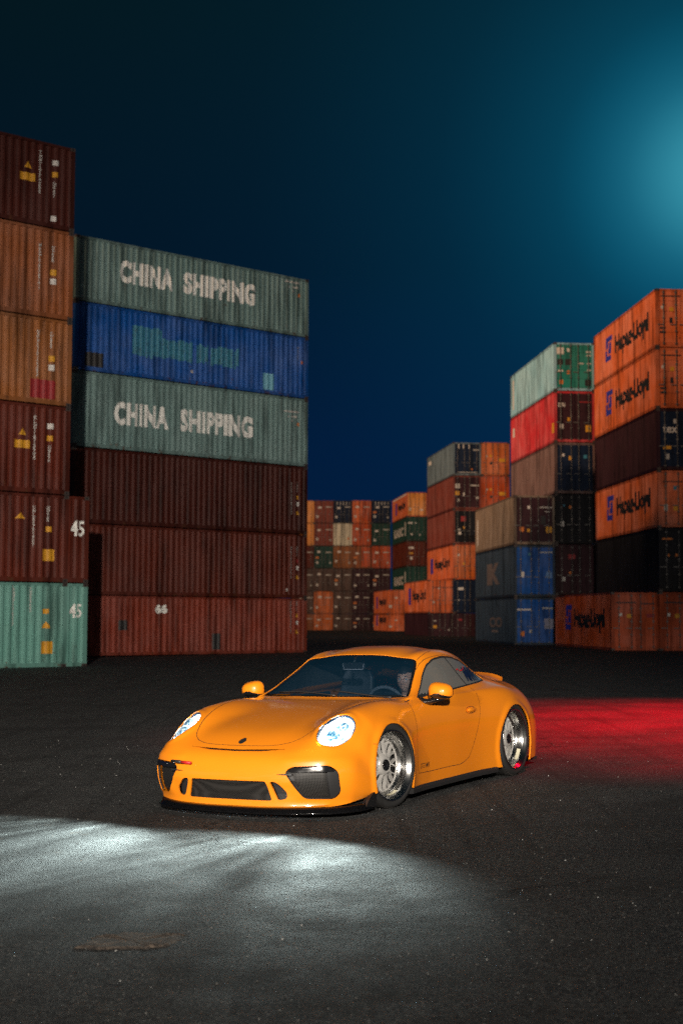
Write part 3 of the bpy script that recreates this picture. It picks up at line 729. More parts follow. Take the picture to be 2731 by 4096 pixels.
R3d = stack(1712, 2400, 121, R3z, R3y[:3], ['dkmar', 'hl'], '', corner='door', zb=-0.1, group=G2, labels={
    0: 'dark maroon container on the ground below an orange lettered one, middle distance',
    1: 'orange lettered container lying on the dark maroon ground container, middle distance'})
word(R3d[1], 'company_lettering', 'Hapag-Lloyd', 8.0, 0.9, 6.6, 1.15, m_black, side=1, bold=0.05, flip=True)
rects(R3d[1], 'emblem', [rc(8.8, 0.75, 1.2, 1.5)], m_blue, side=1)
door_marks(R3d[0], [(1.7, 1.1, 0.34, 0.34, m_yellow), (1.35, 0.85, 0.12, 0.12, m_redplac), (0.6, 0.8, 0.14, 0.14, m_dwhite), (1.75, 1.9, 0.2, 0.16, m_dwhite)])
door_marks(R3d[1], [(1.9, 0.85, 0.14, 0.2, m_dwhite), (1.45, 2.1, 0.14, 0.12, m_pale), (0.2, 2.2, 1.9, 0.05, m_black)])
# ---- R4 : farther, with the lettered dark green boxes
R4z = R(96.0)
R4y = [2560, 2462, 2363, 2264, 2164, 2066, 1968]
R4 = stack(1626, 2200, 168, R4z, R4y, ['dkmar', 'dkmar', 'dkgreen', 'maroon', 'dkgreen', 'hl'], '', corner='door', zb=-0.16, group=G2, skip=(0, 1), labels={
    2: 'dark green container with small white letters, under the maroon one, far middle',
    3: 'maroon container sandwiched between two dark green lettered ones, far middle',
    4: 'dark green container with white letters directly below the far orange top one',
    5: 'orange lettered container topping the stack with dark green ones, far middle'})
R4[1] = stack(1626, 2200, 168, R4z, R4y[1:3], ['black'], '', corner='door', group=G2, labels={0: 'black container in deep shade below the dark green lettered far ones'})[0]
R4g = stack(1626, 2200, 168, R4z, R4y[0:2], ['dkmar'], '', corner='door', zb=-0.16, group=G2, labels={0: 'dark purple brown container on the ground in deep shade, far middle'})
word(R4[5], 'company_lettering', 'Hapag-Lloyd', 7.5, 0.9, 6.2, 1.1, m_black, side=1, bold=0.07, flip=True)
rects(R4[5], 'emblem', [rc(8.3, 0.7, 1.2, 1.5)], m_blue, side=1)
rects(R4[5], 'roof_edge_strip', [rc(0.5, 2.62, 11.0, 0.2)], m_pale, side=1)
for q in (R4[4], R4[2]):
    word(q, 'white_lettering', 'UASC', 10.6, 0.75, 7.6, 1.1, m_pale, side=1, bold=0.05, spacing=1.2, flip=True)
    rects(q, 'white_bar', [rc(1.1, 0.7, 0.5, 1.6)], m_pale, side=1)
for ch in R4[5].children:
    if ch.name.startswith('door'): ch.color = (*PALETTE['yelor'], 1)
door_marks(R4[5], [(1.9, 0.7, 0.28, 0.34, m_pale), (0.5, 0.7, 0.34, 0.2, m_pale)])
door_marks(R4[4], [(1.75, 2.05, 0.5, 0.2, m_pale), (1.3, 2.05, 0.2, 0.2, m_pale), (1.75, 0.7, 0.2, 0.24, m_pale), (0.8, 0.65, 0.2, 0.2, m_dwhite)])
door_marks(R4[3], [(1.6, 2.0, 0.6, 0.24, m_pale), (1.7, 1.4, 0.46, 0.2, m_yellow), (1.75, 0.75, 0.32, 0.34, m_pale)])
R4b = stack(1547, 2450, 168, R4z, [2556, 2457, 2359], ['hl', 'hl'], '', corner='door', zb=-0.16, group=G2, labels={
    0: 'lower of two far orange containers with lit narrow door end, on the ground',
    1: 'upper of two far orange containers with lit narrow door end'})
for q in R4b:
    word(q, 'company_lettering', 'Hapag-Lloyd', 7.2, 0.9, 6.4, 1.1, m_black, side=1, bold=0.07, flip=True)
    rects(q, 'emblem', [rc(8.6, 0.7, 1.2, 1.5)], m_blue, side=1)
    door_marks(q, [(1.85, 0.75, 0.34, 0.34, m_pale), (1.2, 1.85, 0.3, 0.2, m_pale)])
# ---- R5 : far wall of door ends
R5y = [2548, 2455, 2364, 2273, 2183, 2092, 2001]
far_cols = [
    (1180, ['rustor', 'brown', 'brown', 'maroon', 'yelor', 'yelor']),
    (1256, ['orange', 'orange', 'brown', 'dkgreen', 'brownred', 'brownred']),
    (1332, ['brown', 'brown', 'brown', 'rustor2', 'cream', 'navy']),
    (1408, ['dkmar', 'dkmar', 'dkmar', 'rustor', 'orred', 'hl']),
    (1486, ['dkmar', 'dkmar', 'dkmar', 'orred', 'dkgreen', 'navy'])]
cname_ = ['far wall column beside the oxide red stack', 'second far wall column, before the cream door column', 'far wall column with the cream door', 'far wall column just past the cream door', 'last far wall column, beside dark green stack']
rndm = random.Random(3)
for k, (px, cols) in enumerate(far_cols):
    st = stack(px, 2300, 183, R(94.6), R5y, cols, cname_[k], corner='door', zb=-0.16, group='door ends of the far container wall')
    for i, q in enumerate(st):
        mk = []
        if cols[i] not in ('yelor', 'cream'):
            mk = [(1.55+rndm.uniform(-.1, .1), 1.85+rndm.uniform(-.1, .2), 0.42, 0.26, m_pale), (1.9, 0.55+rndm.uniform(0, .2), 0.3, 0.32, m_pale)]
            if rndm.random() < .5: mk.append((0.25, 0.6, 0.24, 0.26, m_dwhite))
            if rndm.random() < .4: mk.append((1.85, 1.25, 0.4, 0.26, m_orangeplac))
            mk.append((0.2, 2.0, 0.8, 0.14, m_dwhite))
        if cols[i] == 'cream': mk = [(0.35, 0.8, 0.24, 0.3, m_orangeplac)]
        if cols[i] in ('navy',): mk += [(0.3+0.4*j, 2.3, 0.1, 0.42, m_dwhite) for j in range(5)]
        if cols[i] in ('hl', 'orred', 'rustor') and k == 3:
            for ch in q.children:
                if ch.name.startswith('door') and ch.data.name == get_set(L40, 0.0)['door0'].name: ch.color = (*PALETTE['orred'], 1)
        door_marks(q, mk)
# ------------------------------------------------------------------ the sports car
import numpy as np
AXF, AXR = 1.0, 3.457
TRW = 0.93
m_car, t, b = new_mat('orange_car_paint')
b.inputs['Base Color'].default_value = (0.80, 0.238, 0.008, 1); b.inputs['Roughness'].default_value = 0.38
b.inputs['Coat Weight'].default_value = 1.0; b.inputs['Coat Roughness'].default_value = 0.06; b.inputs['Specular IOR Level'].default_value = 0.35
tco = N(t, 'ShaderNodeTexCoord'); nf = noise(t, tco.outputs['Object'], 260, 2, 0.5)
lw = noise(t, tco.outputs['Object'], 1.6, 4, 0.6)
cc = mixc(t, ramp(t, [(0.3, 0.0), (0.7, 0.35)], lw.outputs[0]).outputs[0], (0.80, 0.238, 0.008), (0.72, 0.200, 0.007))
t.links.new(cc, b.inputs['Base Color'])
du = noise(t, tco.outputs['Object'], 7, 6, 0.7); rg = ramp(t, [(0.35, 0.04), (0.75, 0.16)], du.outputs[0]); t.links.new(rg.outputs[0], b.inputs['Coat Roughness'])
bp = N(t, 'ShaderNodeBump'); bp.inputs['Strength'].default_value = 0.02; bp.inputs['Distance'].default_value = 0.001
t.links.new(nf.outputs[0], bp.inputs['Height']); t.links.new(bp.outputs[0], b.inputs['Coat Normal'])
m_gap = simple('panel_gap', (0.006, 0.004, 0.003), 0.8)
m_glossblack = simple('gloss_black', (0.008, 0.008, 0.009), 0.12, 0, **{'Coat Weight': 0.6})
m_satin = simple('satin_black', (0.018, 0.018, 0.019), 0.45)
m_rubber = simple('tyre_rubber', (0.014, 0.014, 0.014), 0.65)
m_under = simple('underbody_black', (0.006, 0.006, 0.006), 0.9)
m_lip = simple('polished_rim', (0.52, 0.52, 0.51), 0.19, 1.0)
m_barrel = simple('dark_barrel', (0.05, 0.05, 0.05), 0.4, 0.8)
m_spoke = simple('silver_spokes', (0.50, 0.49, 0.47), 0.38, 0.35)
m_disc = simple('brake_disc', (0.16, 0.16, 0.16), 0.35, 0.9)
m_seat = simple('seat_leather', (0.030, 0.034, 0.038), 0.5)
m_dash = simple('dashboard', (0.022, 0.026, 0.032), 0.6)
m_skin = simple('skin', (0.50, 0.27, 0.18), 0.5, **{'Subsurface Weight': 0.05})
m_hair = simple('hair', (0.012, 0.010, 0.009), 0.6)
m_shirt = simple('dark_shirt', (0.015, 0.016, 0.02), 0.8)
m_red = simple('red_strap', (0.45, 0.012, 0.015), 0.5)
m_chrome = simple('chrome', (0.7, 0.7, 0.7), 0.12, 1.0)
def glass(name, tint, dens, refl=0.10, painted_refl=0.0, painted_refl_col=(.5, .5, .5)):
    m = bpy.data.materials.new(name); m.use_nodes = True; t = m.node_tree
    for n in list(t.nodes): t.nodes.remove(n)
    tr = N(t, 'ShaderNodeBsdfTransparent'); tr.inputs['Color'].default_value = (*[x*dens for x in tint], 1)
    gl = N(t, 'ShaderNodeBsdfGlossy'); gl.inputs['Roughness'].default_value = 0.03; gl.inputs['Color'].default_value = (0.9, 0.95, 1, 1)
    lwt = N(t, 'ShaderNodeLayerWeight'); lwt.inputs['Blend'].default_value = 0.5
    mx = N(t, 'ShaderNodeMixShader'); k = mth(t, 'ADD', mth(t, 'MULTIPLY', mth(t, 'POWER', lwt.outputs['Facing'], 3.5), 0.85), refl)
    t.links.new(k, mx.inputs[0]); t.links.new(tr.outputs[0], mx.inputs[1]); t.links.new(gl.outputs[0], mx.inputs[2])
    di = N(t, 'ShaderNodeBsdfDiffuse'); di.inputs['Color'].default_value = (*painted_refl_col, 1); m2 = N(t, 'ShaderNodeMixShader'); m2.inputs[0].default_value = painted_refl  # even diffuse tint, paints the look of reflections into the window glass
    t.links.new(mx.outputs[0], m2.inputs[1]); t.links.new(di.outputs[0], m2.inputs[2])
    o = N(t, 'ShaderNodeOutputMaterial'); t.links.new(m2.outputs[0], o.inputs[0])
    return m
m_wind = glass('windscreen_glass', (0.86, 0.93, 1.0), 0.78, 0.05, 0.026, (0.05, 0.26, 0.50))
m_side = glass('side_glass', (0.9, 0.93, 0.95), 0.66, 0.10, 0.15, (0.60, 0.58, 0.54))
m_lens = glass('headlamp_lens', (0.97, 0.99, 1.0), 0.97, 0.02)
def emis(name, col, s):
    m, t, b = new_mat(name); b.inputs['Base Color'].default_value = (*col, 1); b.inputs['Emission Color'].default_value = (*col, 1); b.inputs['Emission Strength'].default_value = s
    return m
m_led = emis('led_light', (0.90, 0.97, 1.0), 30.0)
m_glowref, t, b = new_mat('lit_reflector')
tq = N(t, 'ShaderNodeTexCoord'); nq = N(t, 'ShaderNodeTexVoronoi'); nq.inputs['Scale'].default_value = 26; t.links.new(tq.outputs['Object'], nq.inputs['Vector'])
sq = N(t, 'ShaderNodeSeparateColor'); t.links.new(nq.outputs['Color'], sq.inputs[0])
rq = ramp(t, [(0.0, (0.10, 0.30, 0.50)), (0.25, (0.45, 0.72, 0.88)), (0.45, (0.9, 1.0, 1.0))], sq.outputs[0])
t.links.new(rq.outputs[0], b.inputs['Emission Color']); t.links.new(rq.outputs[0], b.inputs['Base Color']); b.inputs['Emission Strength'].default_value = 1.5
m_tail = emis('tail_light_lit', (1.0, 0.02, 0.02), 6.0)
m_bluelens, t, b = new_mat('projector_glass')
tq = N(t, 'ShaderNodeTexCoord'); nq = noise(t, tq.outputs['Object'], 38, 3, 0.6)
rq = ramp(t, [(0.35, (0.02, 0.07, 0.16)), (0.5, (0.12, 0.34, 0.52)), (0.60, (0.8, 0.95, 1.0))], nq.outputs[0])
t.links.new(rq.outputs[0], b.inputs['Base Color']); t.links.new(rq.outputs[0], b.inputs['Emission Color']); b.inputs['Emission Strength'].default_value = 0.7; b.inputs['Roughness'].default_value = 0.05
m_dgrille = simple('dark_mesh', (0.010, 0.010, 0.010), 0.5)
# woven grille
m_grille, t, b = new_mat('mesh_grille')
tg = N(t, 'ShaderNodeTexCoord'); mpg = N(t, 'ShaderNodeMapping'); mpg.inputs['Rotation'].default_value = (R(45), 0, 0); t.links.new(tg.outputs['Object'], mpg.inputs[0])
ck = N(t, 'ShaderNodeTexVoronoi'); ck.inputs['Scale'].default_value = 95; ck.inputs['Randomness'].default_value = 0.0; t.links.new(mpg.outputs[0], ck.inputs['Vector'])
rg = ramp(t, [(0.35, (0.002, 0.002, 0.002)), (0.45, (0.022, 0.021, 0.020))], ck.outputs['Distance']); t.links.new(rg.outputs[0], b.inputs['Base Color']); b.inputs['Specular IOR Level'].default_value = 0.2
b.inputs['Roughness'].default_value = 0.45

# ---- control net: rows = stations nose -> tail, columns = centre line -> sill.  (s from the nose, y, z)
def ln(s, *yz): return [(s, y, z) for y, z in yz]
NET = [
 [(0.035,0,0.085),(0.05,0.3,0.085),(0.105,0.52,0.087),(0.175,0.655,0.09),(0.215,0.71,0.092),(0.26,0.765,0.097),(0.345,0.83,0.108),(0.43,0.865,0.12),(0.53,0.885,0.133),(0.63,0.898,0.143)],
 [(0.0,0,0.19),(0.012,0.3,0.19),(0.06,0.53,0.195),(0.13,0.675,0.2),(0.165,0.735,0.2),(0.215,0.79,0.2),(0.31,0.852,0.2),(0.41,0.888,0.19),(0.52,0.905,0.172),(0.635,0.912,0.148)],
 [(0.0,0,0.34),(0.012,0.3,0.34),(0.05,0.54,0.345),(0.115,0.685,0.35),(0.15,0.745,0.35),(0.2,0.8,0.345),(0.3,0.868,0.33),(0.41,0.905,0.29),(0.53,0.918,0.232),(0.645,0.92,0.155)],
 [(0.05,0,0.455),(0.06,0.3,0.455),(0.095,0.53,0.462),(0.15,0.675,0.47),(0.185,0.735,0.47),(0.238,0.793,0.458),(0.335,0.865,0.425),(0.44,0.905,0.365),(0.55,0.923,0.275),(0.655,0.924,0.162)],
 [(0.155,0,0.53),(0.165,0.3,0.53),(0.195,0.5,0.54),(0.235,0.635,0.56),(0.275,0.7,0.56),(0.325,0.76,0.545),(0.415,0.843,0.5),(0.51,0.897,0.42),(0.59,0.923,0.315),(0.67,0.926,0.17)],
 [(0.34,0,0.615),(0.345,0.3,0.615),(0.37,0.48,0.625),(0.4,0.61,0.665),(0.43,0.685,0.672),(0.475,0.755,0.652),(0.525,0.84,0.59),(0.585,0.9,0.49),(0.64,0.925,0.36),(0.69,0.928,0.175)],
 [(0.6,0,0.685),(0.6,0.3,0.685),(0.61,0.46,0.697),(0.62,0.6,0.745),(0.64,0.68,0.757),(0.66,0.75,0.74),(0.68,0.84,0.675),(0.7,0.9,0.56),(0.72,0.928,0.4),(0.73,0.93,0.18)],
 [(0.85,0,0.735),(0.85,0.29,0.735),(0.85,0.45,0.745),(0.85,0.59,0.79),(0.85,0.67,0.805),(0.85,0.745,0.79),(0.85,0.84,0.73),(0.85,0.91,0.6),(0.85,0.932,0.42),(0.85,0.932,0.16)],
 [(1.1,0,0.775),(1.1,0.28,0.775),(1.1,0.44,0.783),(1.1,0.58,0.815),(1.1,0.67,0.828),(1.1,0.745,0.815),(1.1,0.84,0.758),(1.1,0.908,0.63),(1.1,0.93,0.42),(1.1,0.93,0.14)],
 [(1.32,0,0.8),(1.32,0.28,0.8),(1.32,0.45,0.804),(1.32,0.61,0.822),(1.32,0.69,0.831),(1.32,0.755,0.822),(1.32,0.825,0.775),(1.32,0.885,0.65),(1.32,0.905,0.43),(1.32,0.905,0.125)],
 [(1.43,0,0.811),(1.435,0.28,0.811),(1.45,0.46,0.812),(1.49,0.654,0.818),(1.49,0.705,0.814),(1.49,0.762,0.793),(1.49,0.81,0.757),(1.49,0.868,0.65),(1.49,0.88,0.43),(1.49,0.872,0.12)],
 [(1.51,0,0.828),(1.52,0.28,0.827),(1.55,0.48,0.825),(1.62,0.7103,0.828),(1.62,0.7432,0.82),(1.62,0.77,0.794),(1.62,0.81,0.757),(1.62,0.862,0.65),(1.62,0.87,0.44),(1.62,0.862,0.115)],
 [(1.63,0,0.905),(1.65,0.28,0.9),(1.69,0.485,0.89),(1.76,0.695,0.876),(1.76,0.74,0.84),(1.76,0.775,0.795),(1.76,0.812,0.762),(1.76,0.86,0.65),(1.76,0.866,0.44),(1.76,0.857,0.11)],
 [(1.8,0,1.01),(1.82,0.28,1.0),(1.86,0.47,0.985),(1.91,0.65,0.958),(1.91,0.72,0.882),(1.91,0.78,0.798),(1.91,0.815,0.767),(1.91,0.86,0.65),(1.91,0.864,0.44),(1.91,0.856,0.11)],
 [(1.97,0,1.11),(1.98,0.275,1.1),(2.01,0.45,1.075),(2.05,0.602,1.04),(2.05,0.697,0.932),(2.05,0.783,0.803),(2.05,0.818,0.772),(2.05,0.861,0.65),(2.05,0.864,0.44),(2.05,0.856,0.11)],
 [(2.13,0,1.182),(2.14,0.265,1.17),(2.16,0.435,1.148),(2.19,0.57,1.12),(2.19,0.68,0.974),(2.19,0.786,0.808),(2.19,0.82,0.777),(2.19,0.863,0.65),(2.19,0.866,0.44),(2.19,0.857,0.11)],
 [(2.36,0,1.224),(2.36,0.26,1.213),(2.36,0.425,1.19),(2.36,0.56,1.162),(2.36,0.673,1.01),(2.36,0.788,0.835),(2.36,0.822,0.8),(2.36,0.866,0.65),(2.36,0.868,0.44),(2.36,0.858,0.11)],
 [(2.6,0,1.237),(2.6,0.26,1.226),(2.6,0.42,1.203),(2.6,0.555,1.17),(2.6,0.67,1.015),(2.6,0.787,0.842),(2.6,0.824,0.806),(2.6,0.87,0.65),(2.6,0.872,0.44),(2.6,0.86,0.11)],
 [(2.85,0,1.222),(2.85,0.255,1.211),(2.85,0.41,1.188),(2.85,0.545,1.154),(2.85,0.66,1.005),(2.85,0.78,0.85),(2.85,0.828,0.812),(2.85,0.884,0.65),(2.85,0.887,0.44),(2.85,0.872,0.11)],
 [(3.08,0,1.185),(3.08,0.25,1.175),(3.08,0.396,1.15),(3.08,0.526,1.112),(3.08,0.64,0.985),(3.08,0.768,0.858),(3.08,0.84,0.812),(3.08,0.908,0.65),(3.08,0.912,0.44),(3.08,0.9,0.11)],
 [(3.3,0,1.125),(3.3,0.245,1.116),(3.3,0.38,1.092),(3.3,0.4862,1.052),(3.3,0.6062,0.955),(3.3,0.75,0.865),(3.3,0.85,0.81),(3.3,0.925,0.65),(3.3,0.93,0.44),(3.3,0.922,0.115)],
 [(3.5,0,1.052),(3.5,0.245,1.045),(3.5,0.37,1.022),(3.5,0.465,0.975),(3.5,0.585,0.92),(3.5,0.735,0.862),(3.5,0.85,0.8),(3.5,0.927,0.64),(3.5,0.932,0.44),(3.5,0.928,0.12)],
 [(3.72,0,0.965),(3.72,0.245,0.96),(3.72,0.37,0.945),(3.72,0.47,0.915),(3.72,0.59,0.882),(3.72,0.722,0.842),(3.72,0.835,0.772),(3.72,0.918,0.62),(3.72,0.926,0.42),(3.72,0.924,0.12)],
 [(3.94,0,0.893),(3.94,0.25,0.891),(3.94,0.38,0.886),(3.94,0.49,0.872),(3.94,0.6,0.852),(3.94,0.712,0.812),(3.94,0.815,0.735),(3.94,0.898,0.59),(3.94,0.912,0.4),(3.94,0.91,0.13)],
 [(4.116,0,0.835),(4.116,0.25,0.833),(4.108,0.38,0.828),(4.1,0.49,0.815),(4.084,0.59,0.795),(4.076,0.7,0.755),(4.068,0.79,0.685),(4.06,0.872,0.55),(4.06,0.89,0.37),(4.044,0.888,0.14)],
 [(4.252,0,0.76),(4.252,0.25,0.757),(4.236,0.38,0.75),(4.228,0.49,0.737),(4.212,0.58,0.718),(4.196,0.68,0.682),(4.18,0.762,0.62),(4.164,0.838,0.5),(4.156,0.858,0.34),(4.124,0.858,0.15)],
 [(4.356,0,0.63),(4.352,0.25,0.625),(4.34,0.38,0.615),(4.324,0.49,0.605),(4.308,0.58,0.59),(4.284,0.67,0.56),(4.252,0.745,0.51),(4.228,0.81,0.42),(4.204,0.835,0.29),(4.164,0.838,0.16)],
 [(4.412,0,0.43),(4.408,0.25,0.425),(4.396,0.38,0.415),(4.372,0.49,0.405),(4.348,0.57,0.39),(4.324,0.65,0.37),(4.284,0.725,0.34),(4.252,0.79,0.29),(4.228,0.82,0.23),(4.188,0.83,0.165)],
 [(4.364,0,0.21),(4.36,0.25,0.21),(4.348,0.38,0.205),(4.324,0.49,0.2),(4.308,0.56,0.195),(4.284,0.63,0.19),(4.252,0.7,0.185),(4.228,0.76,0.18),(4.204,0.79,0.175),(4.18,0.81,0.17)],
]
NETA = np.array(NET, float)
def nat_spline(t, Y, tq):
    """natural cubic spline through Y(t) along axis 0"""
    n = len(t); h = np.diff(t); A = np.zeros((n, n)); Bm = np.zeros((n,) + Y.shape[1:])
    A[0, 0] = A[-1, -1] = 1
    for i in range(1, n-1):
        A[i, i-1] = h[i-1]; A[i, i] = 2*(h[i-1]+h[i]); A[i, i+1] = h[i]
        Bm[i] = 6*((Y[i+1]-Y[i])/h[i] - (Y[i]-Y[i-1])/h[i-1])
    M = np.linalg.solve(A, Bm.reshape(n, -1)).reshape(Bm.shape)
    k = np.clip(np.searchsorted(t, tq) - 1, 0, n-2)
    out = np.zeros((len(tq),) + Y.shape[1:])
    for q, (i, x) in enumerate(zip(k, tq)):
        a = (t[i+1]-x)/h[i]; c = (x-t[i])/h[i]
        out[q] = a*Y[i] + c*Y[i+1] + ((a**3-a)*M[i] + (c**3-c)*M[i+1])*h[i]**2/6
    return out
def blend_spline(t, Y, tq, w=0.75):
    lin = np.stack([np.interp(tq, t, Y[:, i].reshape(len(t), -1)[:, c]) for i in range(Y.shape[1]) for c in range(Y.shape[2])], 1).reshape((len(tq),) + Y.shape[1:])
    return nat_spline(t, Y, tq)*w + lin*(1-w)
def par(Pn, axis):
    d = np.sqrt((np.diff(Pn, axis=axis)**2).sum(-1)).mean(axis=1-axis)
    d = d**0.75
    return np.concatenate([[0], np.cumsum(d)])
NU, NV = 230, 84
tu = par(NETA, 0); tv = par(NETA, 1)
def dens(tk, n):   # even density, but hit every key value
    return np.linspace(0, tk[-1], n)
D1 = nat_spline(tu, NETA, dens(tu, NU))
D1 = np.swapaxes(D1, 0, 1)
# mirror about the centre line so the surface is smooth there
tvm = np.concatenate([-tv[:0:-1], tv]); MIR = np.concatenate([D1[:0:-1]*np.array([1, -1, 1]), D1], 0)
GR = nat_spline(tvm, MIR, np.linspace(-tv[-1], tv[-1], 2*NV+1))     # (2NV+1, NU, 3)
GR = np.swapaxes(GR, 0, 1)
# light smoothing to take out spline ripples
for _ in range(2):
    G2_ = GR.copy(); G2_[1:-1] = GR[1:-1]*0.6 + (GR[:-2]+GR[2:])*0.2; GR = G2_
_m = np.clip(1-np.abs(GR[..., 0]-1.15)/.42, 0, 1)[..., None]*(GR[..., 2] > .60)[..., None]
_m = np.minimum(_m*2.0, 1)
for _ in range(60):
    G2_ = GR.copy(); G2_[1:-1, 1:-1] = GR[1:-1, 1:-1]*.2 + (GR[:-2, 1:-1]+GR[2:, 1:-1]+GR[1:-1, :-2]+GR[1:-1, 2:])*.2; GR = GR*(1-_m) + G2_*_m
for (ax_, zc_) in ((AXF, .302), (AXR, .300)):
    dd = np.sqrt((GR[..., 0]-ax_)**2 + (GR[..., 2]-zc_)**2)
    bump = .016*np.exp(-((dd-.372)/.030)**2) * (np.abs(GR[..., 1]) > .6)
    GR[..., 1] += np.sign(GR[..., 1])*bump
# bumper relief: shelf below the openings, recess round them, crease above
fr_ = np.clip((.62-GR[..., 0])/.2, 0, 1)
GR[..., 0] -= fr_*.020*np.exp(-((GR[..., 2]-.108)/.016)**2)
GR[..., 0] += fr_*.014*np.exp(-((GR[..., 2]-.215)/.055)**4)*np.clip((.60-np.abs(GR[..., 1]))/.08, 0, 1)
GR[..., 0] -= np.clip((.4-GR[..., 0])/.1, 0, 1)*.008*np.exp(-((GR[..., 2]-.445)/.018)**2)*np.clip((np.abs(GR[..., 1])-.42)/.06, 0, 1)
# raised rims round the head lamps
for sg_ in (1, -1):
    dx = (GR[..., 0]-.445); dy = (GR[..., 1]*sg_-.703); dz = GR[..., 2]-.643
    u_ = (dx*.79 - dy*-.10 + dz*.60); w2 = np.sqrt(np.maximum(dx**2+dy**2+dz**2-u_**2, 0))
    rr_ = np.sqrt((u_/.235)**2 + (w2/.142)**2)
    k_ = .010*np.exp(-((rr_-1.0)/.13)**2)
    GR[..., 0] -= k_*.66; GR[..., 2] += k_*.72
# car frame -> x forward, y left, z up; origin on the ground between the axles
SMID = (AXF+AXR)/2
def cf(s, y, z): return Vector((SMID - s, y, z))
skin_bm = bmesh.new()
SV = [[skin_bm.verts.new(cf(*GR[i, j])) for j in range(GR.shape[1])] for i in range(GR.shape[0])]
for i in range(GR.shape[0]-1):
    for j in range(GR.shape[1]-1):
        skin_bm.faces.new((SV[i][j], SV[i+1][j], SV[i+1][j+1], SV[i][j+1]))
bmesh.ops.recalc_face_normals(skin_bm, faces=skin_bm.faces[:])
if sum(f.normal.z for f in skin_bm.faces) < 0: bmesh.ops.reverse_faces(skin_bm, faces=skin_bm.faces[:])
skin_bm.normal_update()
SKIN = mesh_of(skin_bm)
_b = bmesh.new(); _b.from_mesh(SKIN); BVH = BVHTree.FromBMesh(_b); _b.free()
def on_skin(p, d, off=0.0):
    h = BVH.ray_cast(Vector(p), Vector(d).normalized())
    if h[0] is None:
        h = BVH.find_nearest(Vector(p))
    n = h[1]
    if n.dot(Vector(d)) > 0 : n = n
    return h[0] + h[1]*off, h[1]

car = empty('sports_car', (0, 0, 0))
tag(car, 'low orange sports coupe with lit headlights, silver mesh wheels and driver inside', 'car')
# pose: left front wheel / left rear wheel contact measured
YAW = R(90 + 29.3 + 180 - 0)
AXC = Vector((-.363, 11.775)); hx, hy = -math.sin(R(29.3)), -math.cos(R(29.3))
YAW = math.atan2(hy, hx)
cxy = AXC - Vector((hx, hy))*(SMID-AXF)
TILTM = Matrix.Rotation(-TILT, 4, 'Y')
CARM = TILTM @ Matrix.Translation((cxy.x, cxy.y, 0)) @ Matrix.Rotation(YAW, 4, 'Z')
car.matrix_world = CARM

def temp_obj(bm):
    me = mesh_of(bm); o = bpy.data.objects.new('tmp', me); COL.objects.link(o); return o
def evalmesh(o):
    dg = bpy.context.evaluated_depsgraph_get(); dg.update()
    me = bpy.data.meshes.new_from_object(o.evaluated_get(dg)); return me
def boolean(me, cutter_bm, op='DIFFERENCE'):
    o = bpy.data.objects.new('tmp', me); COL.objects.link(o)
    bmesh.ops.recalc_face_normals(cutter_bm, faces=cutter_bm.faces[:])
    c = temp_obj(cutter_bm)
    md = o.modifiers.new('b', 'BOOLEAN'); md.object = c; md.operation = op; md.solver = 'EXACT'; md.use_self = True
    out = evalmesh(o)
    bpy.data.objects.remove(o); cm = c.data; bpy.data.objects.remove(c)
    return out
def thick(me, th, off=0.0):
    """solid shell from the skin: outer face off metres below the skin, th thick"""
    bm = bmesh.new(); bm.from_mesh(me)
    bm.normal_update()
    if off: 
        nn = [(v, v.normal.copy()) for v in bm.verts]
        for v, n in nn: v.co -= n*off
    bmesh.ops.solidify(bm, geom=bm.faces[:], thickness=th)
    bmesh.ops.recalc_face_normals(bm, faces=bm.faces[:])
    out = mesh_of(bm); return out
def sub_skin(test):
    bm = bmesh.new(); bm.from_mesh(SKIN)
    dl = [f for f in bm.faces if not test(f.calc_center_median())]
    bmesh.ops.delete(bm, geom=dl, context='FACES')
    return mesh_of(bm)

def loft(bm, rings, closed=True):
    vs = [[bm.verts.new(p) for p in r] for r in rings]
    n = len(vs[0])
    for A_, B_ in zip(vs, vs[1:]):
        for k in range(n): bm.faces.new((A_[k], A_[(k+1)%n], B_[(k+1)%n], B_[k]))
    bm.faces.new(vs[0][::-1]); bm.faces.new(vs[-1])
def rounded(poly, rad=0.03, n=5):
    """round the corners of a 2D polygon"""
    out = []
    m = len(poly)
    for i in range(m):
        p0, p1, p2 = Vector(poly[i-1]), Vector(poly[i]), Vector(poly[(i+1) % m])
        r = min(rad, (p0-p1).length*0.45, (p2-p1).length*0.45)
        a = p1 + (p0-p1).normalized()*r; c = p1 + (p2-p1).normalized()*r
        for k in range(n+1):
            q = k/n
            out.append(tuple(a*(1-q)**2 + p1*2*q*(1-q) + c*q*q))
    return out
def densify(poly, d=0.04):
    out = []
    for i in range(len(poly)):
        a = Vector(poly[i]); c = Vector(poly[(i+1) % len(poly)]); n = max(1, int((c-a).length/d))
        for k in range(n): out.append(tuple(a + (c-a)*k/n))
    return out
def prism_y(poly_sz, y0, y1, taper=1.0):
    bm = bmesh.new(); loft(bm, [[cf(s, y0, z) for s, z in poly_sz], [cf(s, y1, z) for s, z in poly_sz]]); return bm
def prism_z(poly_sy, z0, z1):
    bm = bmesh.new(); loft(bm, [[cf(s, y, z0) for s, y in poly_sy], [cf(s, y, z1) for s, y in poly_sy]]); return bm
def prism_dir(poly3, d, a, c):
    d = Vector(d).normalized(); bm = bmesh.new()
    loft(bm, [[Vector(p)+d*a for p in poly3], [Vector(p)+d*c for p in poly3]]); return bm

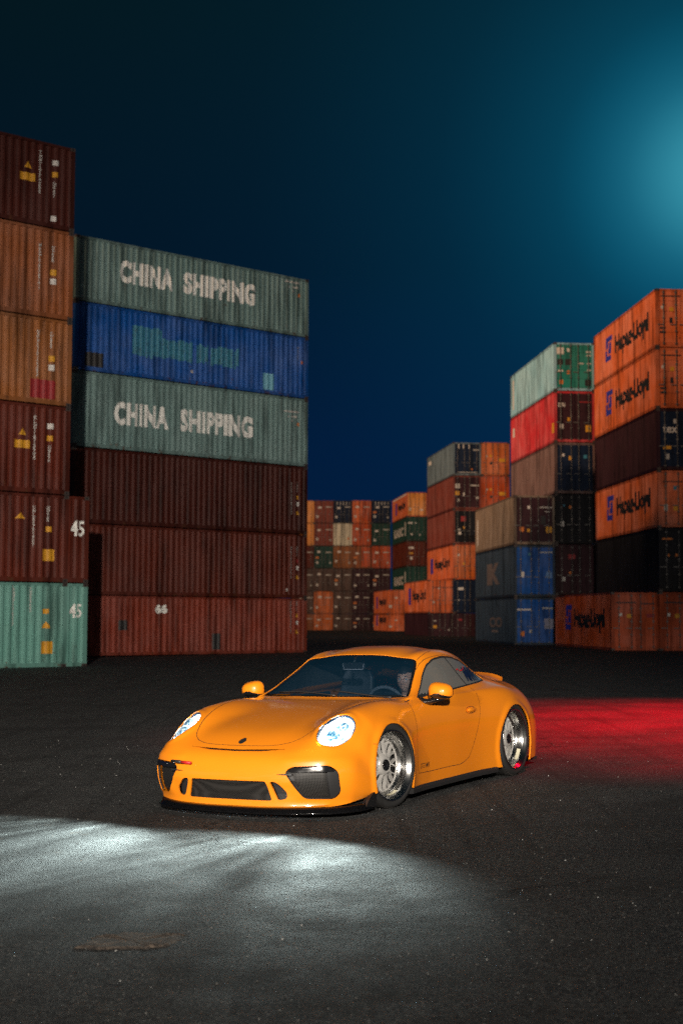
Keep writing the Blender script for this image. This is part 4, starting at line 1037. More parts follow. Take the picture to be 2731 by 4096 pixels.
def grow(poly, e):
    """offset a 2D polygon outward by e (about its centroid, per-vertex normals)"""
    m = len(poly); out = []
    area = sum(poly[i-1][0]*poly[i][1]-poly[i][0]*poly[i-1][1] for i in range(m))
    sg = 1 if area > 0 else -1
    for i in range(m):
        a = Vector(poly[i-1]); p = Vector(poly[i]); c = Vector(poly[(i+1) % m])
        t = (c-a).normalized(); nrm = Vector((t.y, -t.x))*sg
        out.append(tuple(p + nrm*e))
    return out
# --- outlines -------------------------------------------------------------
SIDE_WIN = rounded([(1.74, .818), (1.93, .922), (2.08, 1.010), (2.22, 1.082), (2.38, 1.128), (2.58, 1.143), (2.80, 1.134), (3.00, 1.095), (3.16, 1.035), (3.27, .962), (3.31, .912), (3.26, .892), (2.6, .862), (2.0, .830), (1.78, .812)], 0.04, 3)
WSC = []   # windscreen outline in top view (s,y)
_base = [(1.505, 0), (1.515, .20), (1.54, .42), (1.58, .60), (1.630, .722)]
_edge = [(1.70, .708), (1.86, .655), (2.0, .612), (2.10, .580)]
_top = [(2.158, .55), (2.14, .36), (2.115, .20), (2.105, 0)]
_half = _base + _edge + _top
WSC = _half + [(s, -y) for s, y in _half[-2:0:-1]]
WSC = rounded(WSC, 0.02, 2)
_h = [(2.95, 0), (2.96, .25), (2.99, .39), (3.10, .42), (3.35, .425), (3.55, .41), (3.66, .36), (3.70, .2), (3.71, 0)]
RWIN = rounded(_h + [(s, -y) for s, y in _h[-2:0:-1]], 0.02, 2)
# head lamp: ellipse in a plane facing forward/up/outward
def lamp_frame(sd):
    c = cf(0.445, 0.703*sd, 0.643)
    n = Vector((0.66, 0.20*sd, 0.72)).normalized()
    up = Vector((-0.78, 0.10*sd, 0.61)); up = (up - n*up.dot(n)).normalized()
    side = up.cross(n).normalized()
    return c, n, up, side
def lamp_outline(sd, g=0.0, n=40, ku=0.205, ks=0.122):
    c, nn, up, side = lamp_frame(sd)
    pts = []
    for k in range(n):
        a = 2*PI*k/n
        r = 1.0
        u = math.cos(a)*(ku+g); w = math.sin(a)*(ks+g)*(1+0.06*math.cos(a))
        pts.append(c + up*u + side*w)
    return pts
def front_open(poly_yz, rot=0.0):
    """bumper opening: polygon in (y,z), pushed through the nose"""
    return poly_yz
CENTER_OPEN = rounded([(-.335, .292), (.335, .292), (.375, .148), (-.375, .148)], 0.02, 4)
SMALL_OPEN = rounded([(.365, .293), (.425, .288), (.495, .215), (.492, .165), (.420, .150)], 0.025, 4)
SIDE_OPEN = rounded([(.505, .362), (.55, .402), (.790, .410), (.848, .36), (.862, .20), (.820, .155), (.630, .163), (.560, .26)], 0.03, 4)
SLOT = [(-.42, .520), (-.25, .504), (0, .499), (.25, .504), (.42, .520), (.25, .515), (0, .510), (-.25, .515)]

cut = bmesh.new()
def addcut(bm):
    me = mesh_of(bm); cut.from_mesh(me); bpy.data.meshes.remove(me)
for sd in (1, -1):
    addcut(prism_y([(s, z) for s, z in SIDE_WIN], 0.42*sd, 1.0*sd))
    # arches
    for ax, rr, zc in ((AXF, .362, .302), (AXR, .364, .300)):
        p = [(ax + rr*math.cos(2*PI*k/56), zc + rr*math.sin(2*PI*k/56)) for k in range(56)]
        addcut(prism_y(p, 0.55*sd, 1.1*sd))
    addcut(prism_dir(lamp_outline(sd), lamp_frame(sd)[1], -0.16, 0.16))
    addcut(prism_dir([cf(0, y*sd, z) for y, z in SMALL_OPEN], (1, 0, 0), -0.34, 0.2))
    # outer vents wrap the corner: cut along a direction turned outward
    d = Vector((math.cos(R(32)), math.sin(R(32))*sd, 0))
    pol = []
    for y, z in SIDE_OPEN:
        s_ = 0.11 + (y-0.67)*0.62
        pol.append(cf(s_, y*sd, z))
    addcut(prism_dir(pol, d, -0.16, 0.30))
addcut(prism_dir([cf(0, y, z) for y, z in CENTER_OPEN], (1, 0, 0), -0.22, 0.2))
addcut(prism_dir([cf(0, y, z) for y, z in SLOT], (1, 0, 0), -0.35, 0.2))
addcut(prism_z(WSC, 0.80, 1.5))
addcut(prism_z(RWIN, 0.80, 1.5))
import time as _t; _t0 = _t.time()
shell = thick(SKIN, 0.014)
body_me = boolean(shell, cut)
print('boolean', _t.time()-_t0, len(body_me.polygons))
if len(body_me.materials) == 0: pass
body = link('body_shell', body_me, car)
body_me.materials.clear(); body_me.materials.append(m_car); body_me.materials.append(m_gap)
def smooth_angle(me, ang=32):
    bm = bmesh.new(); bm.from_mesh(me)
    for f in bm.faces: f.smooth = True
    for e in bm.edges:
        if len(e.link_faces) == 2 and e.calc_face_angle(0) > R(ang): e.smooth = False
    bm.to_mesh(me); bm.free()
smooth_angle(body_me)
for p in body_me.polygons: p.material_index = 0

# ---- panel gaps: thin ribbons hugging the skin, joined to the body mesh
def ribbon(bm, pts, width=0.0045, off=0.0012, mi=1):
    """pts: list of (point, normal)"""
    prev = None
    for i, (p, n) in enumerate(pts):
        a = pts[max(i-1, 0)][0]; c = pts[min(i+1, len(pts)-1)][0]
        t = (c-a); 
        if t.length < 1e-6: continue
        t.normalize(); w = n.cross(t).normalized()*width/2
        cur = (bm.verts.new(p + n*off - w), bm.verts.new(p + n*off + w))
        if prev: f = bm.faces.new((prev[0], prev[1], cur[1], cur[0])); f.material_index = mi
        prev = cur
def interp_poly(P, d=0.025):
    out = []
    P = [Vector(p) for p in P]
    t = [0]
    for a, c in zip(P, P[1:]): t.append(t[-1] + (c-a).length)
    n = max(2, int(t[-1]/d)); Y = np.array([[list(p)] for p in P])
    q = nat_spline(np.array(t), Y, np.linspace(0, t[-1], n)) if len(P) > 2 else None
    if q is None: return [P[0].lerp(P[1], k/n) for k in range(n+1)]
    return [Vector(x[0]) for x in q]
gb = bmesh.new(); gb.from_mesh(body_me)
def gap_side(poly, sd=1, w=0.0045):
    pts = []
    for p in interp_poly(poly):
        q, n = on_skin(cf(p.x, 1.3*sd, p.y), (0, -sd, 0)); pts.append((q, n))
    ribbon(gb, pts, w)
def gap_top(poly, w=0.0045):
    pts = []
    for p in interp_poly(poly):
        q, n = on_skin(cf(p.x, p.y, 1.6), (0, 0, -1)); pts.append((q, n))
    ribbon(gb, pts, w)
for sd in (1, -1):
    gap_side([(1.545, .812), (1.505, .72), (1.48, .58), (1.475, .42), (1.485, .30), (1.51, .218)], sd)          # door front
    gap_side([(1.51, .218), (1.8, .212), (2.2, .212), (2.42, .222), (2.54, .262)], sd)                           # door bottom
    gap_side([(2.54, .262), (2.63, .37), (2.70, .50), (2.765, .66), (2.79, .78), (2.78, .852)], sd)              # door rear
    gap_side([(1.36, .11), (1.36, .25)], sd, 0.003)
    gap_side([(.66, .53), (.70, .525), (.76, .55)], sd, .003)
    gap_side([(1.98, 1.005), (2.1, 1.068), (2.22, 1.115), (2.40, 1.142), (2.60, 1.150), (2.82, 1.138), (3.02, 1.10), (3.2, 1.04), (3.32, .975)], sd, 0.004) # drip rail
    gap_top([(2.158, .555*sd), (2.25, .55*sd), (2.5, .525*sd)], 0.004)
    gap_top([(.235, .42*sd), (.30, .485*sd), (.42, .535*sd), (.60, .575*sd), (.85, .615*sd), (1.1, .645*sd), (1.32, .67*sd), (1.45, .69*sd)])
gap_top([(.235, -.42), (.195, -.33), (.172, -.18), (.165, 0), (.172, .18), (.195, .33), (.235, .42)])
gap_top([(1.45, -.69), (1.415, -.4), (1.40, 0), (1.415, .4), (1.45, .69)], 0.006)
gb.to_mesh(body_me); gb.free()

# ---- glass
def glass_part(name, test, cutter, mat, off=0.006, th=0.004, parent=None):
    me = thick(sub_skin(test), th, off)
    me = boolean(me, cutter, 'INTERSECT')
    o = link(name, me, parent or car); me.materials.clear(); me.materials.append(mat)
    me.polygons.foreach_set('use_smooth', [True]*len(me.polygons)); smooth_angle(me, 50)
    return o
glass_part('windscreen', lambda c: c.x > SMID-2.5 and c.x < SMID-1.4 and c.z > .85 and abs(c.y) < .75, prism_z(grow(WSC, .004), .80, 1.5), m_wind)
glass_part('rear_window', lambda c: c.x < SMID-2.8 and c.x > SMID-3.9 and c.z > .85 and abs(c.y) < .6, prism_z(grow(RWIN, .004), .80, 1.5), m_wind)
for sd in (1, -1):
    glass_part('side_window', lambda c: c.y*sd > .40 and c.z > .85, prism_y(grow(SIDE_WIN, .004), 0.42*sd, 1.0*sd), m_side)
# black surrounds: thin bands on the skin just inside the glass edges
def band(name, outline, proj, width, parent, mat, off=-0.003, closed=True):
    bm = bmesh.new(); P_ = densify(outline, 0.03); Q_ = grow(P_, -width)
    A_ = [proj(p) for p in P_]; B_ = [proj(p) for p in Q_]
    va = [bm.verts.new(p + n*off) for p, n in A_]; vb = [bm.verts.new(p + n*off) for p, n in B_]
    m = len(va)
    for k in range(m): bm.faces.new((va[k], va[(k+1) % m], vb[(k+1) % m], vb[k]))
    bmesh.ops.recalc_face_normals(bm, faces=bm.faces[:])
    bmesh.ops.solidify(bm, geom=bm.faces[:], thickness=0.002)
    return link(name, mesh_of(bm), parent, mat)
band('windscreen_surround', WSC, lambda p: on_skin(cf(p[0], p[1], 1.6), (0, 0, -1)), 0.022, car, m_glossblack)
for sd in (1, -1):
    band('window_surround', SIDE_WIN, lambda p: on_skin(cf(p[0], 1.2*sd, p[1]), (0, -sd, 0)), 0.013, car, m_satin)
    # divider between door glass and quarter glass
    bm = bmesh.new(); pts = [on_skin(cf(s, 1.2*sd, z), (0, -sd, 0)) for s, z in ((2.76, .868), (2.735, .93), (2.71, .99), (2.685, 1.05), (2.655, 1.125))]
    ribbon(bm, pts, 0.014, -0.002, 0); link('window_divider', mesh_of(bm), car, m_satin)

# ---- dark structures inside: wheel wells, floor, nose ducts
m = MB()
m.box(SMID-4.3, SMID-0.30, -0.80, 0.80, 0.072, 0.10)
m.build('underbody', m_under, car)
for ax in (AXF, AXR):
    for sd in (1, -1):
        bm = bmesh.new(); rr = 0.37
        ring = [(ax + rr*math.cos(PI*(-0.12 + 1.24*k/24)), 0.315 + rr*math.sin(PI*(-0.12+1.24*k/24))) for k in range(25)]
        A_ = [bm.verts.new(cf(s, .50*sd, z)) for s, z in ring]; B_ = [bm.verts.new(cf(s, .885*sd if ax == AXF else .89*sd, z)) for s, z in ring]
        for k in range(24): bm.faces.new((A_[k], A_[k+1], B_[k+1], B_[k]))
        c0_ = bm.verts.new(cf(ax, .50*sd, .3))
        for k in range(24): bm.faces.new((A_[k], A_[k+1], c0_))
        bmesh.ops.solidify(bm, geom=bm.faces[:], thickness=0.004)
        link('wheel_well', mesh_of(bm), car, m_under, True)
# grille backing, following the nose
def grille_part(name, poly3, d, a, c, off, mat, parent=car, test=lambda c: c.x > SMID-0.8 and c.z < .65, th=0.004):
    me = thick(sub_skin(test), th, off); me = boolean(me, prism_dir(poly3, d, a, c), 'INTERSECT')
    o = link(name, me, parent); me.materials.clear(); me.materials.append(mat)
    return o
grille_part('centre_grille', [cf(0, y, z) for y, z in grow(CENTER_OPEN, .012)], (1, 0, 0), -.3, .2, .035, m_grille)
grille_part('hood_slot_mesh', [cf(0, y, z) for y, z in grow([(-.43, .528), (0, .516), (.43, .528), (.43, .505), (0, .492), (-.43, .505)], .004)], (1, 0, 0), -.4, .2, .025, m_grille)
for sd in (1, -1):
    grille_part('brake_duct', [cf(0, y*sd, z) for y, z in grow(SMALL_OPEN, .012)], (1, 0, 0), -.4, .2, .05, m_satin)
    d = Vector((math.cos(R(32)), math.sin(R(32))*sd, 0))
    def side3(P_, e=0.0): return [cf(0.11 + (y-0.67)*0.62, y*sd, z) for y, z in (grow(P_, e) if e else P_)]
    grille_part('side_vent_liner', side3(SIDE_OPEN, .012), d, -.2, .3, .055, m_satin)
    grille_part('side_vent_mesh', side3([(.545, .362), (.765, .362), (.785, .172), (.640, .172), (.590, .25)]), d, -.2, .3, .036, m_grille)
    grille_part('vent_blade', side3([(.775, .37), (.842, .36), (.858, .21), (.82, .160), (.795, .165)]), d, -.2, .3, .008, m_satin, th=.012)
    o = grille_part('vent_light_bar', side3(rounded([(.525, .364), (.556, .396), (.785, .404), (.828, .362), (.775, .362)], .012, 3)), d, -.2, .3, -.004, m_glossblack, th=.035)
    smooth_angle(o.data, 40)
    grille_part('running_light', side3([(.62, .386), (.70, .390), (.70, .394), (.62, .390)]), d, -.2, .3, -.006, m_chrome, th=.004)
    grille_part('air_blade', side3([(.455, .346), (.55, .354), (.55, .340)]), d, -.2, .3, -.012, m_satin, th=.02)
# ---- front lip and sills
def lip_curve(z, grow_=0.0):
    half = [(.02, 0), (.035, .30), (.09, .53), (.16, .675), (.25, .785), (.35, .855), (.46, .895), (.60, .905)]
    full = [(s, -y) for s, y in half[::-1]] + half[1:]
    pts = interp_poly([(s, y, 0) for s, y in full], 0.04)
    c = Vector((1.0, 0, 0))
    out = []
    for p in pts:
        dv = (p - Vector((1.3, 0, 0))).normalized()
        q = p + dv*grow_; out.append(cf(q.x, q.y, z))
    return out
bm = bmesh.new()
secs = [(-.03, .098), (-.005, .096), (.008, .082), (.024, .060), (.030, .048), (.0, .042), (-.06, .044)]
rows = [lip_curve(z, g) for g, z in secs]
vs = [[bm.verts.new(p) for p in r] for r in rows]
for A_, B_ in zip(vs, vs[1:]):
    for k in range(len(A_)-1): bm.faces.new((A_[k], A_[k+1], B_[k+1], B_[k]))
bmesh.ops.solidify(bm, geom=bm.faces[:], thickness=0.004); bmesh.ops.recalc_face_normals(bm, faces=bm.faces[:])
link('front_splitter', mesh_of(bm), car, m_glossblack, True)
for sd in (1, -1):
    # winglet closing the bumper corner before the wheel
    m = MB(); P_ = [cf(.50, .90*sd, .05), cf(.655, .915*sd, .06), cf(.665, .92*sd, .18), cf(.60, .918*sd, .165), cf(.545, .912*sd, .12)]
    bmw = bmesh.new(); loft(bmw, [[p - Vector((0, .03*sd, 0)) for p in P_], [p + Vector((0, .012*sd, 0)) for p in P_]]); bmesh.ops.recalc_face_normals(bmw, faces=bmw.faces[:])
    link('splitter_end', mesh_of(bmw), car, m_glossblack)
    bms = bmesh.new()
    prof = [(.845, .125), (.868, .12), (.880, .10), (.875, .07), (.80, .065), (.80, .125)]
    ring = lambda s, k: [cf(s, (y+k)*sd, z) for y, z in prof]
    loft(bms, [ring(1.36, .02), ring(1.7, -.005), ring(2.2, -.008), ring(2.7, .0), ring(3.08, .03)])
    bmesh.ops.recalc_face_normals(bms, faces=bms.faces[:])
    link('side_skirt', mesh_of(bms), car, m_satin)
# ---- head lamps
for sd in (1, -1):
    c, n, up, side = lamp_frame(sd)
    hl = grille_part('headlight', lamp_outline(sd, -.004), n, -.16, .16, .001, m_lens, test=lambda q: q.x > SMID-1.0 and q.y*sd > .5 and q.z > .5, th=.003)
    smooth_angle(hl.data, 50)
    # dark bezel ring and lit bowl
    def ringpts(g, dep): return [p - n*dep for p in lamp_outline(sd, g)]
    def skinring(g, dep):
        out = []
        for p in lamp_outline(sd, g):
            q, nn = on_skin(p + n*.3, -n); out.append(q - n*dep)
        return out
    bm = bmesh.new(); rings = [skinring(-.003, .006), skinring(-.016, .012), skinring(-.018, .03)]
    vs = [[bm.verts.new(p) for p in r] for r in rings]
    for A_, B_ in zip(vs, vs[1:]):
        for k in range(len(A_)): bm.faces.new((A_[k], A_[(k+1) % len(A_)], B_[(k+1) % len(A_)], B_[k]))
    link('headlight_bezel', mesh_of(bm), hl, simple('bezel_blue_black', (0.02, 0.05, 0.10), 0.2), True)
    bm = bmesh.new(); rings = [skinring(-.016, .022), skinring(-.04, .045), skinring(-.075, .055), skinring(-.11, .058)]
    vs = [[bm.verts.new(p) for p in r] for r in rings]
    for A_, B_ in zip(vs, vs[1:]):
        for k in range(len(A_)): bm.faces.new((A_[k], A_[(k+1) % len(A_)], B_[(k+1) % len(A_)], B_[k]))
    bm.faces.new(vs[-1])
    link('headlight_reflector', mesh_of(bm), hl, m_glowref, True)
    def lamp_pt(u, w, dep):
        p = c + up*u + side*w; q, nn = on_skin(p + n*.3, -n); return q - n*dep
    # two projectors with glass domes
    for (u, w, r_) in ((.078, .018*sd, .056), (-.050, .000*sd, .066)):
        p = lamp_pt(u, w, .035)
        M_ = Matrix.Translation(p) @ n.to_track_quat('Y', 'Z').to_matrix().to_4x4()
        mb = MB(); mb.lathe([(.001, .018), (r_*.40, .017), (r_*.72, .010), (r_*.80, .0), (r_*.80, -.03)], 28, M_); mb.build('projector_lens', m_bluelens, hl, True)
        mb = MB(); mb.lathe([(r_*.82, -.02), (r_*.84, .006), (r_*.90, .010), (r_, .004), (r_*1.02, -.02)], 28, M_); mb.build('projector_ring', m_glowref, hl, True)
    # four point daytime lamps
    for (u, w) in ((.14, -.05), (.14, .05), (-.12, -.055), (-.12, .055), (.02, .085), (.02, -.085)):
        p = lamp_pt(u, w, .028)
        M_ = Matrix.Translation(p) @ n.to_track_quat('Y', 'Z').to_matrix().to_4x4()
        mb = MB(); mb.lathe([(.001, .012), (.012, .010), (.022, .0), (.024, -.02)], 18, M_); mb.build('daytime_led', m_led, hl, True)
    # the beam
    bd = bpy.data.lights.new('headlight_beam', 'SPOT'); bd.energy = 620; bd.color = (0.82, 1.0, 0.97); bd.spot_size = R(36); bd.spot_blend = 0.95; bd.shadow_soft_size = 0.05
    bo = bpy.data.objects.new('headlight_beam', bd); COL.objects.link(bo); bo.parent = car
    p = cf(.26, .72*sd, .62); look(bo, p, p + Vector((1, 0.06*sd - .13, -0.40))); bo.scale = (4.2, 1.0, 1.0)
    bd.use_nodes = True; lt = bd.node_tree; em = lt.nodes['Emission']
    ltc = N(lt, 'ShaderNodeTexCoord'); lmp = N(lt, 'ShaderNodeMapping'); lmp.inputs['Location'].default_value = (sd*3.1, 0, 0); lt.links.new(ltc.outputs['Normal'], lmp.inputs[0])
    ln_ = noise(lt, lmp.outputs[0], 3.2, 3, 0.6); lr = ramp(lt, [(0.36, 0.35), (0.52, 1.0), (0.66, 2.2)], ln_.outputs[0]); lt.links.new(lr.outputs[0], em.inputs['Strength'])
# ---- tail lights (lit, behind the car)
for sd in (1, -1):
    pol = [(.02, .685), (.30, .692), (.62, .67), (.66, .63), (.30, .65), (.02, .65)]
    me = thick(sub_skin(lambda q: q.x < SMID-4.0), .006, -.002)
    me = boolean(me, prism_dir([cf(4.5, (y+.14)*sd, z-.02) for y, z in pol], (1, 0, 0), -.3, .4), 'INTERSECT')
    o = link('tail_light', me, car); me.materials.clear(); me.materials.append(m_tail)
td = bpy.data.lights.new('tail_glow', 'SPOT'); td.energy = 60; td.color = (1.0, 0.006, 0.018); td.spot_size = R(30); td.spot_blend = 0.25; td.shadow_soft_size = 0.12
to = bpy.data.objects.new('tail_glow', td); COL.objects.link(to); to.parent = car
p = cf(4.50, 0, .62); look(to, p, p + Vector((-1, 0.0, -0.30))); to.scale = (4.0, 1.0, 1.0)
# ---- wheels
def make_wheel():
    root = empty('wheel', (0, 0, 0), 0, car)      # local: axis y, outer face toward +y
    RT = .333; RR = .272
    m = MB()
    prof = [(RR-.006, .105), (RR+.006, .118), (.29, .128), (.312, .124), (.326, .112), (RT, .09), (RT, -.09), (.326, -.112), (.312, -.124), (.28, -.12), (RR-.006, -.105)]
    m.lathe(prof, 72)
    # tread grooves
    tyre = m.build('tyre', m_rubber, root, True)
    g = MB()
    for yy in (-.055, -.02, .02, .055): g.lathe([(RT-.004, yy-.004), (RT+.0008, yy-.004), (RT+.0008, yy+.004), (RT-.004, yy+.004)], 72)
    for k in range(64):
        a = 2*PI*k/64; M_ = Matrix.Rotation(a, 4, 'Y')
        g.box(RT-.006, RT+.0012, .06, .108, -.0022, .0022, M_); 
    g.build('tread_grooves', m_gap, tyre)
    lip = MB()
    lip.lathe([(RR-.008, .100), (RR+.004, .118), (RR+.006, .124), (RR, .127), (RR-.007, .124), (RR-.012, .112), (RR-.026, .100), (RR-.034, .085), (RR-.038, .045), (RR-.042, .028), (RR-.055, .022), (RR-.055, .012)], 72)
    rm_ = lip.build('rim', m_lip, root, True)
    ba = MB(); ba.lathe([(RR-.055, .012), (RR-.042, -.02), (RR-.045, -.10), (RR-.01, -.12), (.02, -.118)], 64); ba.build('rim_barrel', m_barrel, rm_, True)
    # spoked centre: ten Y pairs
    sp = MB()
    RO = RR-.058
    sp.lathe([(RO+.006, .018), (RO-.018, .028), (RO-.020, .012), (RO+.006, .006)], 72, closed=True)   # outer flange
    sp.lathe([(.030, .040), (.046, .060), (.052, .062), (.074, .052), (.082, .040), (.082, .010), (.03, .0)], 48)
    for k in range(10):
        a = 2*PI*k/10
        for sg in (-1, 1):
            # arm: root at hub, forks outward
            pts = []
            for q in range(10):
                f_ = q/9; r_ = .070 + (RO-.012-.070)*f_
                k_ = min(1, max(0, (f_-.22)/.70)); k_ = k_*k_*(3-2*k_)
                pts.append((r_, a + sg*(.022 + .140*k_), .052 - .022*f_ - .008*math.sin(PI*f_)))
            prev = None
            for (r_, ang, dep) in pts:
                w_ = .0078 - .0022*(r_/RO)
                er = Vector((math.cos(ang), 0, math.sin(ang))); et = Vector((-math.sin(ang), 0, math.cos(ang))); P0 = er*r_
                ring = [P0 + et*w_ + Vector((0, dep-.030, 0)), P0 + et*w_*.75 + Vector((0, dep, 0)), P0 - et*w_*.75 + Vector((0, dep, 0)), P0 - et*w_ + Vector((0, dep-.030, 0))]
                cur = [sp.bm.verts.new(p) for p in ring]
                if prev:
                    for j in range(4): sp.bm.faces.new((prev[j], prev[(j+1) % 4], cur[(j+1) % 4], cur[j]))
                prev = cur
    sp.build('spokes', m_spoke, root)
    bolts = MB()
    for k in range(30):
        a = 2*PI*(k+.5)/30; c_ = Vector((math.cos(a)*(RO-.006), .026, math.sin(a)*(RO-.006)))
        bolts.lathe([(.0005, .0035), (.003, .003), (.004, 0)], 8, Matrix.Translation(c_))
    bolts.build('rim_bolts', m_chrome, root)
    h = MB(); h.lathe([(.001, .052), (.026, .052), (.032, .062), (.042, .066), (.046, .060), (.046, .03)], 32); h.build('centre_lock', m_glossblack, root, True)
    d_ = MB(); d_.lathe([(.06, -.055), (.19, -.055), (.19, -.085), (.06, -.085)], 60, closed=True); d_.build('brake_disc', m_disc, root, True)
    q = MB()
    for k in range(9):
        a = R(150 + k*9); M_ = Matrix.Rotation(-a, 4, 'Y')
        q.box(.135, .205, -.045, -.02, -.018, .018, M_)
    q.build('brake_caliper', m_satin, root)
    st = MB(); a0 = R(-118)
    for k in range(6):
        a = a0 + k*R(5.2); c_ = Vector((math.cos(a), 0, math.sin(a))); e_ = Vector((math.cos(a+R(5.2)), 0, math.sin(a+R(5.2))))
        A_ = [c_*(RR-.0405)+Vector((0, .050, 0)), c_*(RR-.0365)+Vector((0, .082, 0)), e_*(RR-.0365)+Vector((0, .082, 0)), e_*(RR-.0405)+Vector((0, .050, 0))]
        st.bm.faces.new([st.bm.verts.new(p) for p in A_])
    st.build('rim_sticker', simple('sticker_cream', (0.55, 0.52, 0.38), 0.5), root)
    return root
wheel0 = make_wheel()
def tree_copy(o, parent):
    c = o.copy(); COL.objects.link(c); c.parent = parent
    for ch in o.children: tree_copy(ch, c)
    return c
wheels = [wheel0]
for _ in range(3): wheels.append(None)
spots_ = [(AXF, 1, 8.0), (AXF, -1, 8.0), (AXR, 1, 0), (AXR, -1, 0)]
for k, (ax, sd, st) in enumerate(spots_):
    w = wheel0 if k == 0 else tree_copy(wheel0, car)
    wheels[k] = w
for k, (ax, sd, st) in enumerate(spots_):
    w = wheels[k]
    yo = (.782 if ax == AXF else .792)*sd
    w.location = cf(ax, yo, .333)
    # steer: wheels turned to show more of the face; camber small
    w.rotation_euler = (R(-1.5)*(1 if sd > 0 else -1)*-1, R(17*k), (R(-st) if sd > 0 else R(180-st)))
    w.scale = (1.0, 1.0, 1.0) if ax == AXF else (1.015, 1.08, 1.015)
    if ax == AXR: w.location.z = .338
# ---- mirrors
for sd in (1, -1):
    root = empty('door_mirror', cf(1.80, .925*sd, .855), 0, car)
    bm = bmesh.new(); rings = []
    prof = [(-.060, .012, .010), (-.056, .050, .040), (-.035, .080, .058), (.0, .100, .074), (.035, .108, .078), (.055, .106, .076)]   # x back(-)..; half width, half height
    n = 28
    for (xx, hw, hh) in prof:
        ring = []
        for k in range(n):
            a = 2*PI*k/n; ca, sa = math.cos(a), math.sin(a)
            e = 0.75
            yy = math.copysign(abs(ca)**e, ca)*hw; zz = math.copysign(abs(sa)**e, sa)*hh
            zz *= (1.0 + 0.18*(yy*sd/hw)*-1 if sa > 0 else .82)
            ring.append(Vector((-xx, yy + .01*sd, zz + (.012 if sa > 0 else .008))))
        rings.append(ring)
    vs = [[bm.verts.new(p) for p in r] for r in rings]
    for A_, B_ in zip(vs, vs[1:]):
        for k in range(n):
            f = bm.faces.new((A_[k], A_[(k+1) % n], B_[(k+1) % n], B_[k])); f.smooth = True
            if math.sin(2*PI*(k+.5)/n) < -.50: f.material_index = 1
    bm.faces.new(vs[0][::-1])
    f = bm.faces.new(vs[-1])
    bmesh.ops.recalc_face_normals(bm, faces=bm.faces[:])
    link('mirror_housing', mesh_of(bm), root, [m_car, m_glossblack])
    mb = MB(); mb.bm.faces.new([mb.bm.verts.new(Vector((-.0565, .01*sd + .10*math.cos(2*PI*k/24), .008+.060*math.sin(2*PI*k/24)))) for k in range(24)]); mb.build('mirror_glass', m_chrome, root)
    mb = MB(); mb.tube([(-.01, .06*sd, -.042), (-.005, -.02*sd, -.052), (.005, -.07*sd, -.068), (.01, -.12*sd, -.068), (.01, -.175*sd, -.055)], [.012, .022, .024, .022, .030], 12); mb.build('mirror_stalk', m_glossblack, root, True)
# ---- door handles
for sd in (1, -1):
    p, n = on_skin(cf(2.58, 1.3*sd, .665), (0, -sd, 0))
    mb = MB(); q = p + n*.012
    bm = mb.bm
    M_ = Matrix.Translation(q)
    for (dz, hw) in ((0, 1),):
        rings = []
        for i in range(9):
            f_ = -1 + 2*i/8; rr = math.sqrt(max(0.02, 1-f_*f_))
            rings.append([Vector((f_*.085, n.y*(.016*rr*math.cos(2*PI*k/14)) , .021*rr*math.sin(2*PI*k/14))) + q for k in range(14)])
        vs = [[bm.verts.new(v) for v in r] for r in rings]
        for A_, B_ in zip(vs, vs[1:]):
            for k in range(14): bm.faces.new((A_[k], A_[(k+1) % 14], B_[(k+1) % 14], B_[k]))
        bm.faces.new(vs[0]); bm.faces.new(vs[-1])
    h = mb.build('door_handle', m_car, car, True)
    bm = bmesh.new(); ribbon(bm, [on_skin(cf(2.58 + .10*math.cos(2*PI*k/26), 1.3*sd, .665 + .030*math.sin(2*PI*k/26)), (0, -sd, 0)) for k in range(27)], .004, .001, 0)
    link('handle_recess', mesh_of(bm), h, m_gap)
# ---- ducktail wing
bm = bmesh.new(); rings = []
for i in range(25):
    y = -.50 + 1.0*i/24; e = (abs(y)/.50)
    drop = .050*e**4; s0 = 3.74 + .03*e**2; s1 = 4.23 - .05*e**3
    zb = .950 - .045*e**2
    rings.append([cf(s0, y, zb - .004), cf((s0+s1)/2, y, .908 - drop*.8), cf(s1-.07, y, .908 - drop), cf(s1, y, .932 - drop), cf(s1+.012, y, .920 - drop), cf(s1-.04, y, .86 - drop), cf(s1-.10, y, .76)])
loft(bm, rings); bmesh.ops.recalc_face_normals(bm, faces=bm.faces[:])
o = link('ducktail_wing', mesh_of(bm), car, m_car, True); smooth_angle(o.data, 40)
# ---- crest on the hood: black shield lying on the skin
cr = bmesh.new(); P_ = []
for k in range(24):
    a = 2*PI*k/24; u = math.cos(a); v = math.sin(a)
    w_ = .030*(1 - .30*max(0, -u)) * (1 if abs(v) > .2 else .97); P_.append((.225 - .040*u, v*w_))
vv = [cr.verts.new((lambda r_: r_[0] + r_[1]*.003)(on_skin(cf(s, y, 1.4), (0, 0, -1)))) for s, y in P_]
cr.faces.new(vv); bmesh.ops.solidify(cr, geom=cr.faces[:], thickness=.002)
link('hood_crest', mesh_of(cr), car, m_satin)
